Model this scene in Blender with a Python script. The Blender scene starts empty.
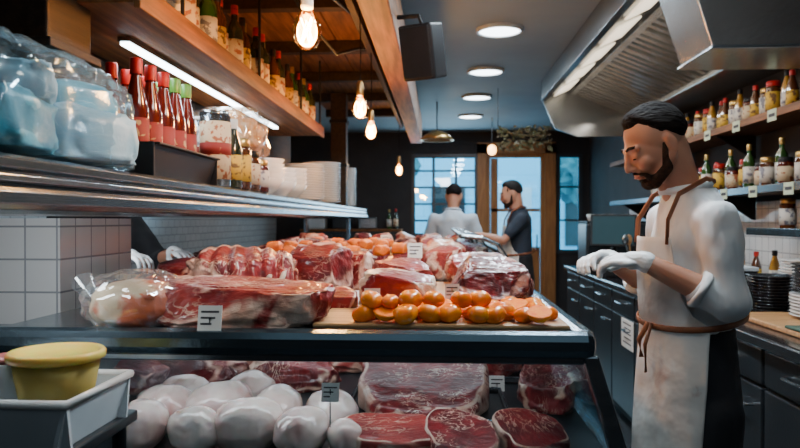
import bpy, bmesh, math, random
from mathutils import Vector, Matrix, noise, Euler
SC=bpy.context.scene; C=SC.collection
random.seed(7)
R=math.radians; V=Vector
ORD=['first','second','third','fourth','fifth','sixth','seventh','eighth','ninth','tenth','eleventh','twelfth','thirteenth','fourteenth','fifteenth','sixteenth','seventeenth','eighteenth','nineteenth','twentieth','twenty-first','twenty-second','twenty-third','twenty-fourth','twenty-fifth','twenty-sixth','twenty-seventh','twenty-eighth','twenty-ninth','thirtieth','thirty-first','thirty-second','thirty-third','thirty-fourth','thirty-fifth','thirty-sixth']
# ---------------- camera
CAMZ=1.42; F=700.0
cam=bpy.data.objects.new('camera',bpy.data.cameras.new('camera')); C.objects.link(cam)
cam.location=(0,0,CAMZ); cam.rotation_euler=(R(90-0.33),0,R(3.27))
cam.data.lens=36*F/800; cam.data.sensor_width=36; cam.data.clip_start=.05
cam.data.dof.use_dof=True; cam.data.dof.focus_distance=1.95; cam.data.dof.aperture_fstop=4.5
SC.camera=cam
RM=Euler(cam.rotation_euler).to_matrix()
def ray(px,py): return RM@V(((px-400)/F,(224-py)/F,-1))
def at(px,py,D):
    d=ray(px,py); return V((0,0,CAMZ))+d*(D/d.y)
def atz(px,py,z):
    d=ray(px,py); return V((0,0,CAMZ))+d*((z-CAMZ)/d.z)
# ---------------- materials
def pr(m): return m.node_tree.nodes['Principled BSDF']
def mat(name,col,rough=.5,metal=0,col2=None,sc=6,bump=0,bsc=60,coat=0,em=None,es=0,sss=0,stretch=(1,1,1),fac=(.35,.65),detail=5,spec=.5,bd=.01):
    m=bpy.data.materials.new(name); m.use_nodes=True; nt=m.node_tree; N=nt.nodes; L=nt.links; p=pr(m)
    p.inputs['Base Color'].default_value=(*col,1); p.inputs['Roughness'].default_value=rough; p.inputs['Metallic'].default_value=metal
    p.inputs['Coat Weight'].default_value=coat; p.inputs['Specular IOR Level'].default_value=spec
    if sss: p.inputs['Subsurface Weight'].default_value=sss; p.inputs['Subsurface Scale'].default_value=.01
    if em: p.inputs['Emission Color'].default_value=(*em,1); p.inputs['Emission Strength'].default_value=es
    tc=N.new('ShaderNodeTexCoord'); mp=N.new('ShaderNodeMapping'); mp.inputs['Scale'].default_value=stretch; L.new(tc.outputs['Object'],mp.inputs['Vector'])
    if col2 is None: col2=tuple(c*.82 for c in col)
    n=N.new('ShaderNodeTexNoise'); n.inputs['Scale'].default_value=sc; n.inputs['Detail'].default_value=detail; L.new(mp.outputs[0],n.inputs['Vector'])
    r=N.new('ShaderNodeValToRGB'); r.color_ramp.elements[0].position=fac[0]; r.color_ramp.elements[1].position=fac[1]
    r.color_ramp.elements[0].color=(*col,1); r.color_ramp.elements[1].color=(*col2,1)
    L.new(n.outputs[0],r.inputs[0]); L.new(r.outputs[0],p.inputs['Base Color'])
    if bump:
        b=N.new('ShaderNodeTexNoise'); b.inputs['Scale'].default_value=bsc; b.inputs['Detail'].default_value=3; L.new(mp.outputs[0],b.inputs['Vector'])
        bu=N.new('ShaderNodeBump'); bu.inputs['Strength'].default_value=bump; bu.inputs['Distance'].default_value=bd
        L.new(b.outputs[0],bu.inputs['Height']); L.new(bu.outputs[0],p.inputs['Normal'])
    return m
def tilem(name,col,grout,bw,bh,axis='x',rough=.15):
    m=bpy.data.materials.new(name); m.use_nodes=True; nt=m.node_tree; N=nt.nodes; L=nt.links; p=pr(m)
    tc=N.new('ShaderNodeTexCoord'); sp=N.new('ShaderNodeSeparateXYZ'); cb=N.new('ShaderNodeCombineXYZ'); ad=N.new('ShaderNodeMath'); ad.operation='ADD'
    L.new(tc.outputs['Object'],sp.inputs[0])
    if axis=='floor': L.new(sp.outputs[0],cb.inputs[0]); L.new(sp.outputs[1],cb.inputs[1])
    else:
        L.new(sp.outputs[0],ad.inputs[0]); L.new(sp.outputs[1],ad.inputs[1]); L.new(ad.outputs[0],cb.inputs[0]); L.new(sp.outputs[2],cb.inputs[1])
    b=N.new('ShaderNodeTexBrick'); b.inputs['Scale'].default_value=1; b.inputs['Brick Width'].default_value=bw; b.inputs['Row Height'].default_value=bh
    b.inputs['Mortar Size'].default_value=.003; b.inputs['Color1'].default_value=(*col,1); b.inputs['Color2'].default_value=(*[c*.9 for c in col],1); b.inputs['Mortar'].default_value=(*grout,1)
    b.offset=0 if axis!='brick' else .5
    L.new(cb.outputs[0],b.inputs['Vector']); L.new(b.outputs[0],p.inputs['Base Color']); p.inputs['Roughness'].default_value=rough
    bu=N.new('ShaderNodeBump'); bu.invert=True; bu.inputs['Strength'].default_value=.5; bu.inputs['Distance'].default_value=.004
    L.new(b.outputs['Fac'],bu.inputs['Height']); L.new(bu.outputs[0],p.inputs['Normal'])
    return m
def clear(name,tint=(.9,.95,1),g=.12,rough=.05,gt=(1,1,1),diff=0,fr_=.5):
    m=bpy.data.materials.new(name); m.use_nodes=True; nt=m.node_tree; N=nt.nodes; L=nt.links
    N.remove(pr(m)); o=N['Material Output']; t=N.new('ShaderNodeBsdfTransparent'); t.inputs[0].default_value=(*tint,1)
    gl=N.new('ShaderNodeBsdfGlossy'); gl.inputs['Roughness'].default_value=rough; gl.inputs[0].default_value=(*gt,1)
    fr=N.new('ShaderNodeLayerWeight'); fr.inputs['Blend'].default_value=.35
    ma=N.new('ShaderNodeMath'); ma.operation='MULTIPLY_ADD'; ma.inputs[1].default_value=fr_; ma.inputs[2].default_value=g; L.new(fr.outputs['Fresnel'],ma.inputs[0])
    mx=N.new('ShaderNodeMixShader'); L.new(ma.outputs[0],mx.inputs[0]); L.new(t.outputs[0],mx.inputs[1]); L.new(gl.outputs[0],mx.inputs[2])
    last=mx
    if diff:
        d=N.new('ShaderNodeBsdfDiffuse'); d.inputs[0].default_value=(*gt,1); m2=N.new('ShaderNodeMixShader'); m2.inputs[0].default_value=diff
        L.new(mx.outputs[0],m2.inputs[1]); L.new(d.outputs[0],m2.inputs[2]); last=m2
    L.new(last.outputs[0],o.inputs[0]); return m
def meatm(name,red,red2,fat,marble=.4,outer=.5,sc=16,st=(1,2.6,1.6),rough=.42,thr=.5,band=.8,vw=.055):
    m=bpy.data.materials.new(name); m.use_nodes=True; nt=m.node_tree; N=nt.nodes; L=nt.links; p=pr(m)
    p.inputs['Roughness'].default_value=rough; p.inputs['Coat Weight'].default_value=.45; p.inputs['Coat Roughness'].default_value=.07; p.inputs['Specular IOR Level'].default_value=.3
    def MA(op,a,b,c=None):
        n=N.new('ShaderNodeMath'); n.operation=op
        for i,x in enumerate((a,b,c)):
            if x is None: continue
            if isinstance(x,(int,float)): n.inputs[i].default_value=x
            else: L.new(x,n.inputs[i])
        return n.outputs[0]
    def RA(x,a,b):
        r=N.new('ShaderNodeValToRGB'); r.color_ramp.interpolation='EASE'; r.color_ramp.elements[0].position=a; r.color_ramp.elements[1].position=b; L.new(x,r.inputs[0]); return r.outputs[0]
    tc=N.new('ShaderNodeTexCoord'); oi=N.new('ShaderNodeObjectInfo')
    cb=N.new('ShaderNodeCombineXYZ'); L.new(oi.outputs['Random'],cb.inputs[0]); L.new(oi.outputs['Random'],cb.inputs[1])
    add=N.new('ShaderNodeVectorMath'); add.operation='ADD'; L.new(tc.outputs['Object'],add.inputs[0]); L.new(cb.outputs[0],add.inputs[1])
    mp=N.new('ShaderNodeMapping'); mp.inputs['Scale'].default_value=st; L.new(add.outputs[0],mp.inputs['Vector'])
    def NO(s,d=5,dist=0,src=None):
        n=N.new('ShaderNodeTexNoise'); n.inputs['Scale'].default_value=s; n.inputs['Detail'].default_value=d; n.inputs['Distortion'].default_value=dist; L.new(src or add.outputs[0],n.inputs['Vector']); return n.outputs[0]
    lean=N.new('ShaderNodeMix'); lean.data_type='RGBA'; L.new(RA(NO(sc*.8),.38,.62),lean.inputs[0]); lean.inputs[6].default_value=(*red,1); lean.inputs[7].default_value=(*red2,1)
    vein=MA('ABSOLUTE',MA('SUBTRACT',NO(sc*1.3,5,.8,mp.outputs[0]),.5),0)
    v=MA('SUBTRACT',1,RA(vein,.0,vw)); mask=RA(NO(sc*.5,2),.42,.58)
    vm=MA('MULTIPLY',MA('MULTIPLY',v,mask),marble)
    at_=N.new('ShaderNodeAttribute'); at_.attribute_name='cut'
    inv=MA('SUBTRACT',1,at_.outputs['Fac'])
    of=MA('MULTIPLY',MA('MULTIPLY',inv,RA(NO(sc*.45,4,.6),thr-.04,thr+.06)),outer)
    bd=MA('MULTIPLY',MA('MULTIPLY',MA('MULTIPLY',at_.outputs['Fac'],inv),4.5*band),RA(NO(sc*.6,2),.40,.48)); bd=MA('MINIMUM',bd,.95)
    fac=MA('MAXIMUM',MA('MAXIMUM',vm,of),bd)
    fc=N.new('ShaderNodeMix'); fc.data_type='RGBA'; L.new(RA(NO(sc*1.3),.35,.65),fc.inputs[0]); fc.inputs[6].default_value=(*fat,1); fc.inputs[7].default_value=(fat[0]*.9,fat[1]*.7,fat[2]*.64,1)
    mx=N.new('ShaderNodeMix'); mx.data_type='RGBA'; L.new(fac,mx.inputs[0]); L.new(lean.outputs[2],mx.inputs[6]); L.new(fc.outputs[2],mx.inputs[7])
    L.new(mx.outputs[2],p.inputs['Base Color'])
    bu=N.new('ShaderNodeBump'); bu.inputs['Strength'].default_value=.75; bu.inputs['Distance'].default_value=.008
    L.new(NO(34,4,0,mp.outputs[0]),bu.inputs['Height']); L.new(bu.outputs[0],p.inputs['Normal'])
    return m
M={}
M['steel']=mat('steel',(.36,.41,.45),.2,.95,(.27,.32,.36),3,.05,40,stretch=(1,1,12))
M['steel_shelf']=mat('steel_shelf',(.13,.165,.19),.22,.9,(.10,.13,.15),3,.06,30,stretch=(6,.3,14))
M['steel_top']=mat('steel_top',(.15,.215,.26),.2,.9,(.12,.175,.21),4,.05,60)
M['steel_hood']=mat('steel_hood',(.36,.37,.37),.24,.9,(.27,.28,.28),2,.04,40)
M['slat']=mat('slat_steel',(.60,.59,.56),.2,.8,(.45,.45,.44),6)
M['steel_dark']=mat('steel_dark',(.035,.045,.055),.35,.6,(.025,.035,.04),4)
M['black']=mat('black_plastic',(.008,.009,.011),.5,0,(.013,.013,.015),8,spec=.2)
M['black_gloss']=mat('black_gloss',(.01,.01,.012),.14,0,(.015,.015,.018),8)
M['cab']=mat('dark_cabinet',(.012,.016,.020),.35,0,(.018,.022,.026),5,.05,80)
M['wood']=mat('warm_wood',(.25,.10,.030),.6,0,(.11,.042,.014),4,.15,18,stretch=(9,.7,9),spec=.3)
M['wood_dark']=mat('dark_wood',(.04,.02,.010),.6,0,(.018,.010,.006),4,.15,18,stretch=(9,.7,9),spec=.3)
M['wood_light']=mat('board_wood',(.50,.28,.12),.45,0,(.32,.16,.06),5,.08,25,stretch=(1.2,14,14))
M['wall_dark']=mat('dark_wall',(.036,.034,.036),.8,0,(.025,.025,.027),3)
M['ceiling']=mat('ceiling_paint',(.26,.34,.39),.7,0,(.22,.29,.34),1.5)
M['tile']=tilem('white_tile',(.82,.83,.82),(.35,.37,.39),.1,.1,rough=.1)
M['tile2']=tilem('subway_tile',(.6,.64,.66),(.25,.27,.29),.15,.075,'brick')
M['floor']=tilem('floor_tile',(.04,.045,.05),(.02,.022,.025),.3,.3,'floor',.25)
M['glass']=clear('thin_glass',(.9,.96,.98),.07,.02)
M['guard']=clear('guard_glass',(.70,.86,.92),.26,.03,(.85,.95,1))
M['plastic']=clear('clear_plastic',(.92,.96,.98),.09,.08,(.95,.98,1),.05)
M['bagfilm']=clear('bag_film',(.88,.95,.98),.06,.13,(.68,.87,.97),.08,.25)
M['white']=mat('white_ceramic',(.74,.74,.72),.2,0,(.66,.67,.66),5,coat=.3)
M['whitep']=mat('white_plastic',(.58,.64,.68),.35,0,(.5,.56,.6),5)
M['paper']=mat('paper',(.8,.8,.76),.8,0,(.74,.74,.7),10)
M['paper_cream']=mat('cream_paper',(.55,.62,.45),.8,0,(.45,.54,.38),10)
M['ink']=mat('ink',(.05,.05,.06),.8)
M['yellow']=mat('yellow_plastic',(.88,.70,.16),.25,0,(.78,.60,.10),6,sss=.5)
M['yellowt']=clear('yellow_translucent',(.97,.88,.5),.07,.12,(.92,.78,.3),.3)
M['blue']=mat('blue_glove',(.05,.30,.44),.4,0,(.14,.48,.60),6,.6,14)
M['palepack']=mat('pale_pack',(.34,.52,.60),.45,0,(.18,.40,.52),6,.6,14)
M['gblack']=mat('dark_bottle',(.015,.02,.012),.07,0,(.03,.035,.02),5,coat=1)
M['ggreen']=mat('green_bottle',(.03,.09,.02),.07,0,(.015,.05,.015),5,coat=1)
M['gbrown']=mat('brown_bottle',(.10,.03,.008),.08,0,(.05,.015,.006),5,coat=1)
M['gred']=mat('red_sauce',(.11,.010,.005),.12,0,(.05,.006,.004),5,coat=.6)
M['goil']=mat('oil_bottle',(.38,.2,.02),.1,0,(.24,.11,.012),5,coat=.7)
M['cred']=mat('red_cap',(.40,.010,.008),.4,spec=.3); M['cgreen']=mat('green_cap',(.10,.32,.04),.35); M['cwhite']=mat('white_cap',(.6,.6,.58),.4)
M['cgold']=mat('gold_cap',(.5,.32,.1),.3,.8)
M['lcream']=mat('cream_label',(.58,.48,.32),.7,0,(.32,.10,.04),34,fac=(.54,.58)); M['lyellow']=mat('yellow_label',(.6,.38,.04),.7,0,(.15,.08,.03),34,fac=(.54,.58))
M['lwhite']=mat('white_label',(.60,.58,.53),.7,0,(.18,.18,.22),34,fac=(.54,.58)); M['lred']=mat('red_label',(.22,.015,.01),.7,0,(.40,.28,.12),26,fac=(.60,.64))
M['orange']=mat('orange_tomato',(.95,.19,.0),.25,0,(1,.30,.0),9,.12,40,coat=.25,sss=.25)
M['orange_cut']=mat('cut_tomato',(.95,.25,.0),.6,0,(.90,.14,.0),50,.3,60,spec=.15)
M['stem']=mat('stem',(.08,.12,.03),.7)
M['carrot']=mat('orange_chunk',(.8,.2,.01),.4,0,(.6,.08,.005),14)
FATC=(.76,.57,.44)
M['ground']=meatm('ground_meat',(.34,.03,.028),(.20,.012,.014),(.62,.32,.27),.9,.3,48,(1,1,1))
M['m_dark']=meatm('dark_beef',(.155,.008,.011),(.065,.004,.006),(.66,.44,.36),.45,.6,17,thr=.55,vw=.030)
M['m_marb']=meatm('marbled_beef',(.225,.010,.013),(.115,.006,.008),(.72,.52,.42),.85,.85,24,(1,1.8,1),thr=.44,band=1,vw=.045)
M['m_slab']=meatm('fatty_slab',(.36,.040,.032),(.20,.013,.014),(.78,.56,.44),.75,.95,15,(1,2.4,2),thr=.46,vw=.05,band=1)
M['m_rib']=meatm('rib_beef',(.22,.012,.014),(.10,.005,.007),FATC,.65,.8,17,(2.6,1,1),thr=.52,vw=.035)
M['m_pink']=meatm('pink_meat',(.36,.040,.032),(.22,.018,.017),FATC,.6,.8,18,thr=.50,vw=.04)
M['m_fat']=meatm('fat_topped',(.27,.016,.018),(.15,.008,.01),(.84,.70,.56),.45,1.0,11,thr=.36,band=1)
M['pale']=mat('pale_poultry',(.70,.54,.48),.2,0,(.52,.28,.25),7,.12,14,coat=.7,sss=.2,fac=(.48,.74),stretch=(1,2.2,1))
M['bone']=mat('bone',(.6,.5,.4),.5)
M['skin']=mat('skin',(.50,.25,.16),.5,0,(.42,.19,.12),8,.05,150,sss=.12)
M['hair']=mat('black_hair',(.005,.004,.004),.8,0,(.012,.009,.008),60,1,70,stretch=(1,.2,1),spec=.1)
M['hairg']=mat('grey_hair',(.02,.018,.018),.75,0,(.010,.010,.010),60,.8,90,spec=.15)
M['beard']=mat('beard',(.018,.011,.008),.85,0,(.045,.022,.014),80,1,110,spec=.1)
M['shirt']=mat('white_shirt',(.70,.72,.73),.9,0,(.63,.66,.68),5,.9,8,bd=.04,stretch=(1,1,.4),spec=.2)
def apronm():
    m=mat('stained_apron',(.70,.69,.66),.9,0,(.60,.57,.53),4,.8,8,bd=.02,spec=.2); nt=m.node_tree; N=nt.nodes; L=nt.links; p=pr(m)
    src=p.inputs['Base Color'].links[0].from_socket; tc=N.new('ShaderNodeTexCoord')
    n=N.new('ShaderNodeTexNoise'); n.inputs['Scale'].default_value=8; n.inputs['Detail'].default_value=7; n.inputs['Distortion'].default_value=.8; L.new(tc.outputs['Object'],n.inputs['Vector'])
    r=N.new('ShaderNodeValToRGB'); r.color_ramp.elements[0].position=.59; r.color_ramp.elements[1].position=.78; L.new(n.outputs[0],r.inputs[0])
    mx=N.new('ShaderNodeMix'); mx.data_type='RGBA'; L.new(r.outputs[0],mx.inputs[0]); L.new(src,mx.inputs[6]); mx.inputs[7].default_value=(.38,.15,.10,1); L.new(mx.outputs[2],p.inputs['Base Color']); return m
M['apron']=apronm()
M['leather']=mat('brown_leather',(.26,.085,.03),.5,0,(.15,.045,.015),20)
M['trouser']=mat('black_cloth',(.010,.011,.014),.85,0,(.016,.017,.022),6,.6,12)
M['navy']=mat('navy_cloth',(.014,.024,.042),.85,0,(.022,.035,.058),6,.4,10)
M['bluegrey']=mat('bluegrey_cloth',(.55,.64,.72),.85,0,(.47,.56,.65),5,.4,9)
M['glove']=mat('white_glove',(.74,.78,.80),.4,0,(.66,.7,.73),12,.3,50)
M['brass']=mat('brass',(.45,.28,.1),.3,.9); M['iris']=mat('iris',(.02,.012,.01),.2)
M['lip']=mat('lip',(.36,.12,.09),.5)
M['bulb']=mat('warm_bulb',(1,.6,.25),.2,em=(1,.5,.16),es=9); M['fil']=mat('filament',(1,.7,.3),.2,em=(1,.6,.22),es=140)
M['lamp']=mat('lamp_white',(1,1,1),.3,em=(.86,.95,1),es=9); M['led']=mat('led_white',(1,1,1),.3,em=(.8,.93,1),es=14)
M['hoodglow']=mat('hood_glow',(1,1,.95),.3,em=(1,.84,.62),es=1.3)
M['screen']=mat('screen',(.01,.014,.018),.5,em=(.1,.4,.5),es=.12,spec=.1)
M['frame']=mat('window_frame',(.03,.04,.05),.4); M['doorwood']=mat('door_wood',(.42,.18,.05),.5,0,(.28,.11,.03),4,stretch=(8,8,.8))
M['leaf']=mat('dry_leaf',(.10,.12,.05),.8,0,(.14,.08,.04),14); M['bag_food']=mat('bag_food',(.70,.26,.04),.5,0,(.74,.48,.26),30,.8,40)
M['treeleaf']=mat('tree_leaf',(.02,.12,.15),.8,0,(.04,.18,.2),2)
M['facade']=tilem('facade',(.20,.60,.82),(.05,.26,.42),.9,.5,'brick',.8)
# ---------------- mesh helpers
def nb(): return bmesh.new()
def box(bm,x0,x1,y0,y1,z0,z1,mtx=None):
    vs=[bm.verts.new(v) for v in [(x0,y0,z0),(x1,y0,z0),(x1,y1,z0),(x0,y1,z0),(x0,y0,z1),(x1,y0,z1),(x1,y1,z1),(x0,y1,z1)]]
    for f in [(0,3,2,1),(4,5,6,7),(0,1,5,4),(1,2,6,5),(2,3,7,6),(3,0,4,7)]: bm.faces.new([vs[i] for i in f])
    if mtx: 
        for v in vs: v.co=mtx@v.co
    return bm
def prism(bm,pts,axis,a0,a1):
    def mk(p,a): return {'y':(p[0],a,p[1]),'x':(a,p[0],p[1]),'z':(p[0],p[1],a)}[axis]
    A=[bm.verts.new(mk(p,a0)) for p in pts]; B=[bm.verts.new(mk(p,a1)) for p in pts]; n=len(pts)
    bm.faces.new(A); bm.faces.new(B[::-1])
    for i in range(n): bm.faces.new([A[(i+1)%n],A[i],B[i],B[(i+1)%n]])
    bmesh.ops.recalc_face_normals(bm,faces=bm.faces); return bm
def ell(bm,c,r,mtx=None,seg=16,rings=10):
    m=Matrix.Translation(c)@(mtx or Matrix())@Matrix.Diagonal((*r,1))
    bmesh.ops.create_uvsphere(bm,u_segments=seg,v_segments=rings,radius=1,matrix=m); return bm
def cyl(bm,p0,p1,r0,r1=None,seg=16,cap=True):
    p0=V(p0); p1=V(p1); r1=r0 if r1 is None else r1; d=p1-p0
    m=Matrix.Translation((p0+p1)/2)@d.to_track_quat('Z','Y').to_matrix().to_4x4()
    bmesh.ops.create_cone(bm,cap_ends=cap,segments=seg,radius1=r0,radius2=r1,depth=d.length,matrix=m); return bm
def caps(bm,p0,p1,r0,r1,seg=14):
    cyl(bm,p0,p1,r0,r1,seg); ell(bm,p0,(r0,)*3,None,seg,8); ell(bm,p1,(r1,)*3,None,seg,8)
def tube(bm,pts,r,seg=8,flat=1,closed=False):
    pts=[V(p) for p in pts]; n=len(pts); rings=[]
    for i,p in enumerate(pts):
        a=pts[(i-1)%n] if (closed or i>0) else p; b=pts[(i+1)%n] if (closed or i<n-1) else p
        q=(b-a).normalized().to_track_quat('Z','Y')
        rings.append([bm.verts.new(p+q@V((r*math.cos(t*2*math.pi/seg)*flat,r*math.sin(t*2*math.pi/seg),0))) for t in range(seg)])
    for i in range(n if closed else n-1):
        A=rings[i]; B=rings[(i+1)%n]
        for t in range(seg): bm.faces.new([A[t],A[(t+1)%seg],B[(t+1)%seg],B[t]])
    if not closed: bm.faces.new(rings[0][::-1]); bm.faces.new(rings[-1])
    return bm
def lathe(bm,prof,seg=20,c=(0,0,0)):
    rings=[]
    for r,z in prof: rings.append([bm.verts.new((c[0]+r*math.cos(t*2*math.pi/seg),c[1]+r*math.sin(t*2*math.pi/seg),c[2]+z)) for t in range(seg)] if r>1e-5 else [bm.verts.new((c[0],c[1],c[2]+z))])
    for A,B in zip(rings,rings[1:]):
        for t in range(seg):
            u=(t+1)%seg
            if len(A)==1 and len(B)==1: continue
            if len(A)==1: bm.faces.new([A[0],B[u],B[t]])
            elif len(B)==1: bm.faces.new([A[t],A[u],B[0]])
            else: bm.faces.new([A[t],A[u],B[u],B[t]])
    bmesh.ops.recalc_face_normals(bm,faces=bm.faces); return bm
def loft(bm,rings,seg=28):
    prev=None
    for (cx,cy,z,rx,ry) in rings:
        cur=[bm.verts.new((cx+rx*math.cos(t*2*math.pi/seg),cy+ry*math.sin(t*2*math.pi/seg),z)) for t in range(seg)]
        if prev:
            for t in range(seg): bm.faces.new([prev[t],prev[(t+1)%seg],cur[(t+1)%seg],cur[t]])
        else: bm.faces.new(cur[::-1])
        prev=cur
    bm.faces.new(prev); return bm
def obj(name,bm,m,parent=None,smooth=False,bev=0,loc=None,w=False,rz=0):
    if w and parent is not None: bmesh.ops.translate(bm,verts=bm.verts,vec=-parent.location)
    me=bpy.data.meshes.new(name); bm.to_mesh(me); bm.free(); me.materials.append(m if not isinstance(m,str) else M[m])
    if smooth:
        for p in me.polygons: p.use_smooth=True
    o=bpy.data.objects.new(name,me); C.objects.link(o)
    if parent: o.parent=parent
    if loc is not None: o.location=loc
    o.rotation_euler.z=rz
    if bev:
        b=o.modifiers.new('b','BEVEL'); b.width=bev; b.segments=2; b.limit_method='ANGLE'
    return o
def tag(o,label,cat,group=None):
    o['label']=label; o['category']=cat
    if group: o['group']=group
    return o
def thing(name,label,cat,loc=(0,0,0),rz=0,group=None):
    o=bpy.data.objects.new(name,None); C.objects.link(o); o.location=loc; o.rotation_euler.z=rz; o.empty_display_size=.05
    return tag(o,label,cat,group)
def struct(name,bm,m,**k):
    o=obj(name,bm,m,**k); o['kind']='structure'; return o
def dup(root,loc,rz=0,label=None,group=None):
    r=root.copy(); C.objects.link(r); r.location=loc; r.rotation_euler.z=rz
    if label: r['label']=label
    if group: r['group']=group
    for ch in list(root.children):
        c=ch.copy(); C.objects.link(c); c.parent=r
        for g in ch.children:
            d=g.copy(); C.objects.link(d); d.parent=c
    return r
# ================= ROOM
XL,XR,YB,YF,ZC=-2.6,2.3,11.0,-1.2,2.8
struct('floor',box(nb(),XL-.1,XR+.1,YF-.1,YB+.1,-.1,0),'floor')
struct('ceiling',box(nb(),XL-.1,XR+.1,YF-.1,YB+.1,ZC,ZC+.1),'ceiling')
struct('wall_left',box(nb(),XL-.1,XL,YF,YB,0,ZC),'tile2')
struct('wall_right',box(nb(),XR,XR+.1,YF,YB,0,ZC),'wall_dark')
struct('wall_front',box(nb(),XL,XR,YF-.1,YF,0,ZC),'wall_dark')
struct('trim_1',box(nb(),XR-.015,XR,1.2,8.6,.97,1.55),'tile')
b=nb(); zs0,zs1=1.15,2.45
op=[(-.45,.6),(.72,1.62),(1.8,2.2)]
box(b,XL,XR,YB,YB+.1,zs1,ZC)
xs=[XL]+[v for o_ in op for v in o_]+[XR]
for i in range(0,len(xs),2): box(b,xs[i],xs[i+1],YB,YB+.1,0,zs1)
box(b,op[0][0],op[0][1],YB,YB+.1,0,zs0); box(b,op[2][0],op[2][1],YB,YB+.1,0,.9)
struct('wall_back',b,'wall_dark')
def window(n,x0,x1,z0,z1,nx,nz,fm='frame',door=False):
    e=bpy.data.objects.new(('door_%d' if door else 'window_%d')%n,None); C.objects.link(e); e.location=((x0+x1)/2,YB+.02,z0); e['kind']='structure'
    bb=nb(); t=.06
    box(bb,x0,x0+t,YB-.03,YB+.06,z0,z1); box(bb,x1-t,x1,YB-.03,YB+.06,z0,z1); box(bb,x0+t,x1-t,YB-.03,YB+.06,z1-t,z1); box(bb,x0+t,x1-t,YB-.03,YB+.06,z0,z0+t)
    for i in range(1,nx): xx=x0+(x1-x0)*i/nx; box(bb,xx-.02,xx+.02,YB-.01,YB+.04,z0+t,z1-t)
    for i in range(1,nz): zz=z0+(z1-z0)*i/nz; box(bb,x0+t,x1-t,YB,YB+.03,zz-.015,zz+.015)
    obj('door_frame' if door else 'window_frame',bb,fm,e,w=True)
    obj('glass_pane',box(nb(),x0+t,x1-t,YB+.05,YB+.056,z0+t,z1-t),'glass',e,w=True)
    return e
window(1,-.45,.6,zs0,zs1,3,5); window(2,1.8,2.2,.9,zs1,1,3)
d=window(1,.72,1.62,0,zs1,1,1,'doorwood',True)
obj('door_panel',box(nb(),.79,1.55,YB,YB+.03,.07,1.0),'doorwood',d,w=True)
obj('door_rail',box(nb(),.79,1.55,YB,YB+.03,1.55,1.6),'doorwood',d,w=True)
obj('door_stile',box(nb(),.79,.9,YB,YB+.03,1.0,2.38),'doorwood',d,w=True)
obj('door_handle',cyl(nb(),(1.5,YB-.05,.95),(1.5,YB-.05,1.2),.012),'steel',d,w=True)
struct('trim_2',box(box(box(nb(),.58,.72,YB-.1,YB,0,2.6),1.62,1.78,YB-.1,YB,0,2.6),.58,1.78,YB-.1,YB,2.45,2.62),'doorwood')
t=thing('building','blue street building seen through the far windows','building',(0.5,17,0))
obj('wall',box(nb(),-8,9,17,17.3,0,3.0),'facade',t,w=True)
for i in range(8): obj('window',box(nb(),-5+i*1.6,-4.2+i*1.6,16.95,17,.8,2.2),'steel_dark' if i%2 else 'bluegrey',t,w=True)
for i,(x,z,s) in enumerate(((3.0,2.5,.7),(-1.0,2.6,.5))):
    t=thing('street_tree','dark teal street tree outside the %s window'%['right','left'][i],'tree',(x,15,-.01))
    b=nb(); bmesh.ops.create_icosphere(b,subdivisions=4,radius=1)
    for v in b.verts: v.co=v.co*s*(1+.35*noise.fractal(v.co*3+V((i*3,0,0)),1,2,4)); v.co.z+=z
    obj('crown',b,'treeleaf',t); obj('trunk',cyl(nb(),(0,0,0),(0,0,z),.08,.05),'wood_dark',t)
struct('trim_3',box(nb(),-9,10,YB+.1,17.4,-.12,-.01),mat('pavement',(.25,.38,.48),.8))
struct('trim_4',box(nb(),-1.75,-1.15,2.06,2.55,0,1.425),'tile')
# ================= LIGHT FIXTURES
def area(name,loc,sx,sy,e,col=(1,1,1),rot=(0,0,0),shape='RECTANGLE'):
    l=bpy.data.lights.new(name,'AREA'); l.shape=shape; l.size=sx; l.size_y=sy; l.energy=e; l.color=col
    o=bpy.data.objects.new(name,l); C.objects.link(o); o.location=loc; o.rotation_euler=rot; return o
def aim(o,tgt): o.rotation_euler=(V(tgt)-o.location).to_track_quat('-Z','Y').to_euler()
def point(name,loc,e,col,r=.04):
    l=bpy.data.lights.new(name,'POINT'); l.energy=e; l.color=col; l.shadow_soft_size=r
    o=bpy.data.objects.new(name,l); C.objects.link(o); o.location=loc; return o
first=None
for i,y in enumerate([5.1,6.5,7.85,9.3,3.7,2.3,.9]):
    x=.43-.01*i if i<4 else .45
    lb='round recessed ceiling light over the aisle, %s'%(['nearest of those in view','second nearest of those in view','third nearest of those in view','farthest one toward the windows','just above the frame before the hood','above the tomato board','nearest the camera'][i])
    if first is None:
        t=thing('ceiling_light',lb,'ceiling light',(x,y,ZC-.02),0,'recessed ceiling lights'); first=t
        obj('rim',lathe(nb(),[(.148,.02),(.17,.02),(.17,0),(.15,-.006),(.148,.005),(.148,.02)],32),'whitep',t,True)
        obj('diffuser',lathe(nb(),[(0,.004),(.146,.004),(.146,.018),(0,.018)],32),'lamp',t)
    else: dup(first,(x,y,ZC-.02),0,lb)
    area('ceiling_lamp_light',(x,y,ZC-.05),.28,.28,[22,20,18,18,24,52,5][i],(.76,.90,1),shape='DISK')
t=thing('wooden_canopy','wooden plank canopy with long beams hanging over the meat counter','canopy',(-.8,4.8,2.35))
for i in range(5): obj('ceiling_board',box(nb(),-1.28+i*.19,-1.28+i*.19+.18,1.0,8.4,2.66,2.69),'wood',t,w=True,bev=.004)
obj('front_beam',box(nb(),-.36,-.22,1.0,8.6,2.36,2.66),'wood',t,w=True,bev=.008)
obj('rear_beam',box(nb(),-.48,-.44,1.0,8.4,2.52,2.66),'wood_dark',t,w=True,bev=.004)
for y in (1.8,2.8,3.8,4.8,5.8,6.8,7.8): obj('joist',box(nb(),-1.28,-.49,y,y+.08,2.58,2.658),'wood_dark',t,w=True,bev=.004)
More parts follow.
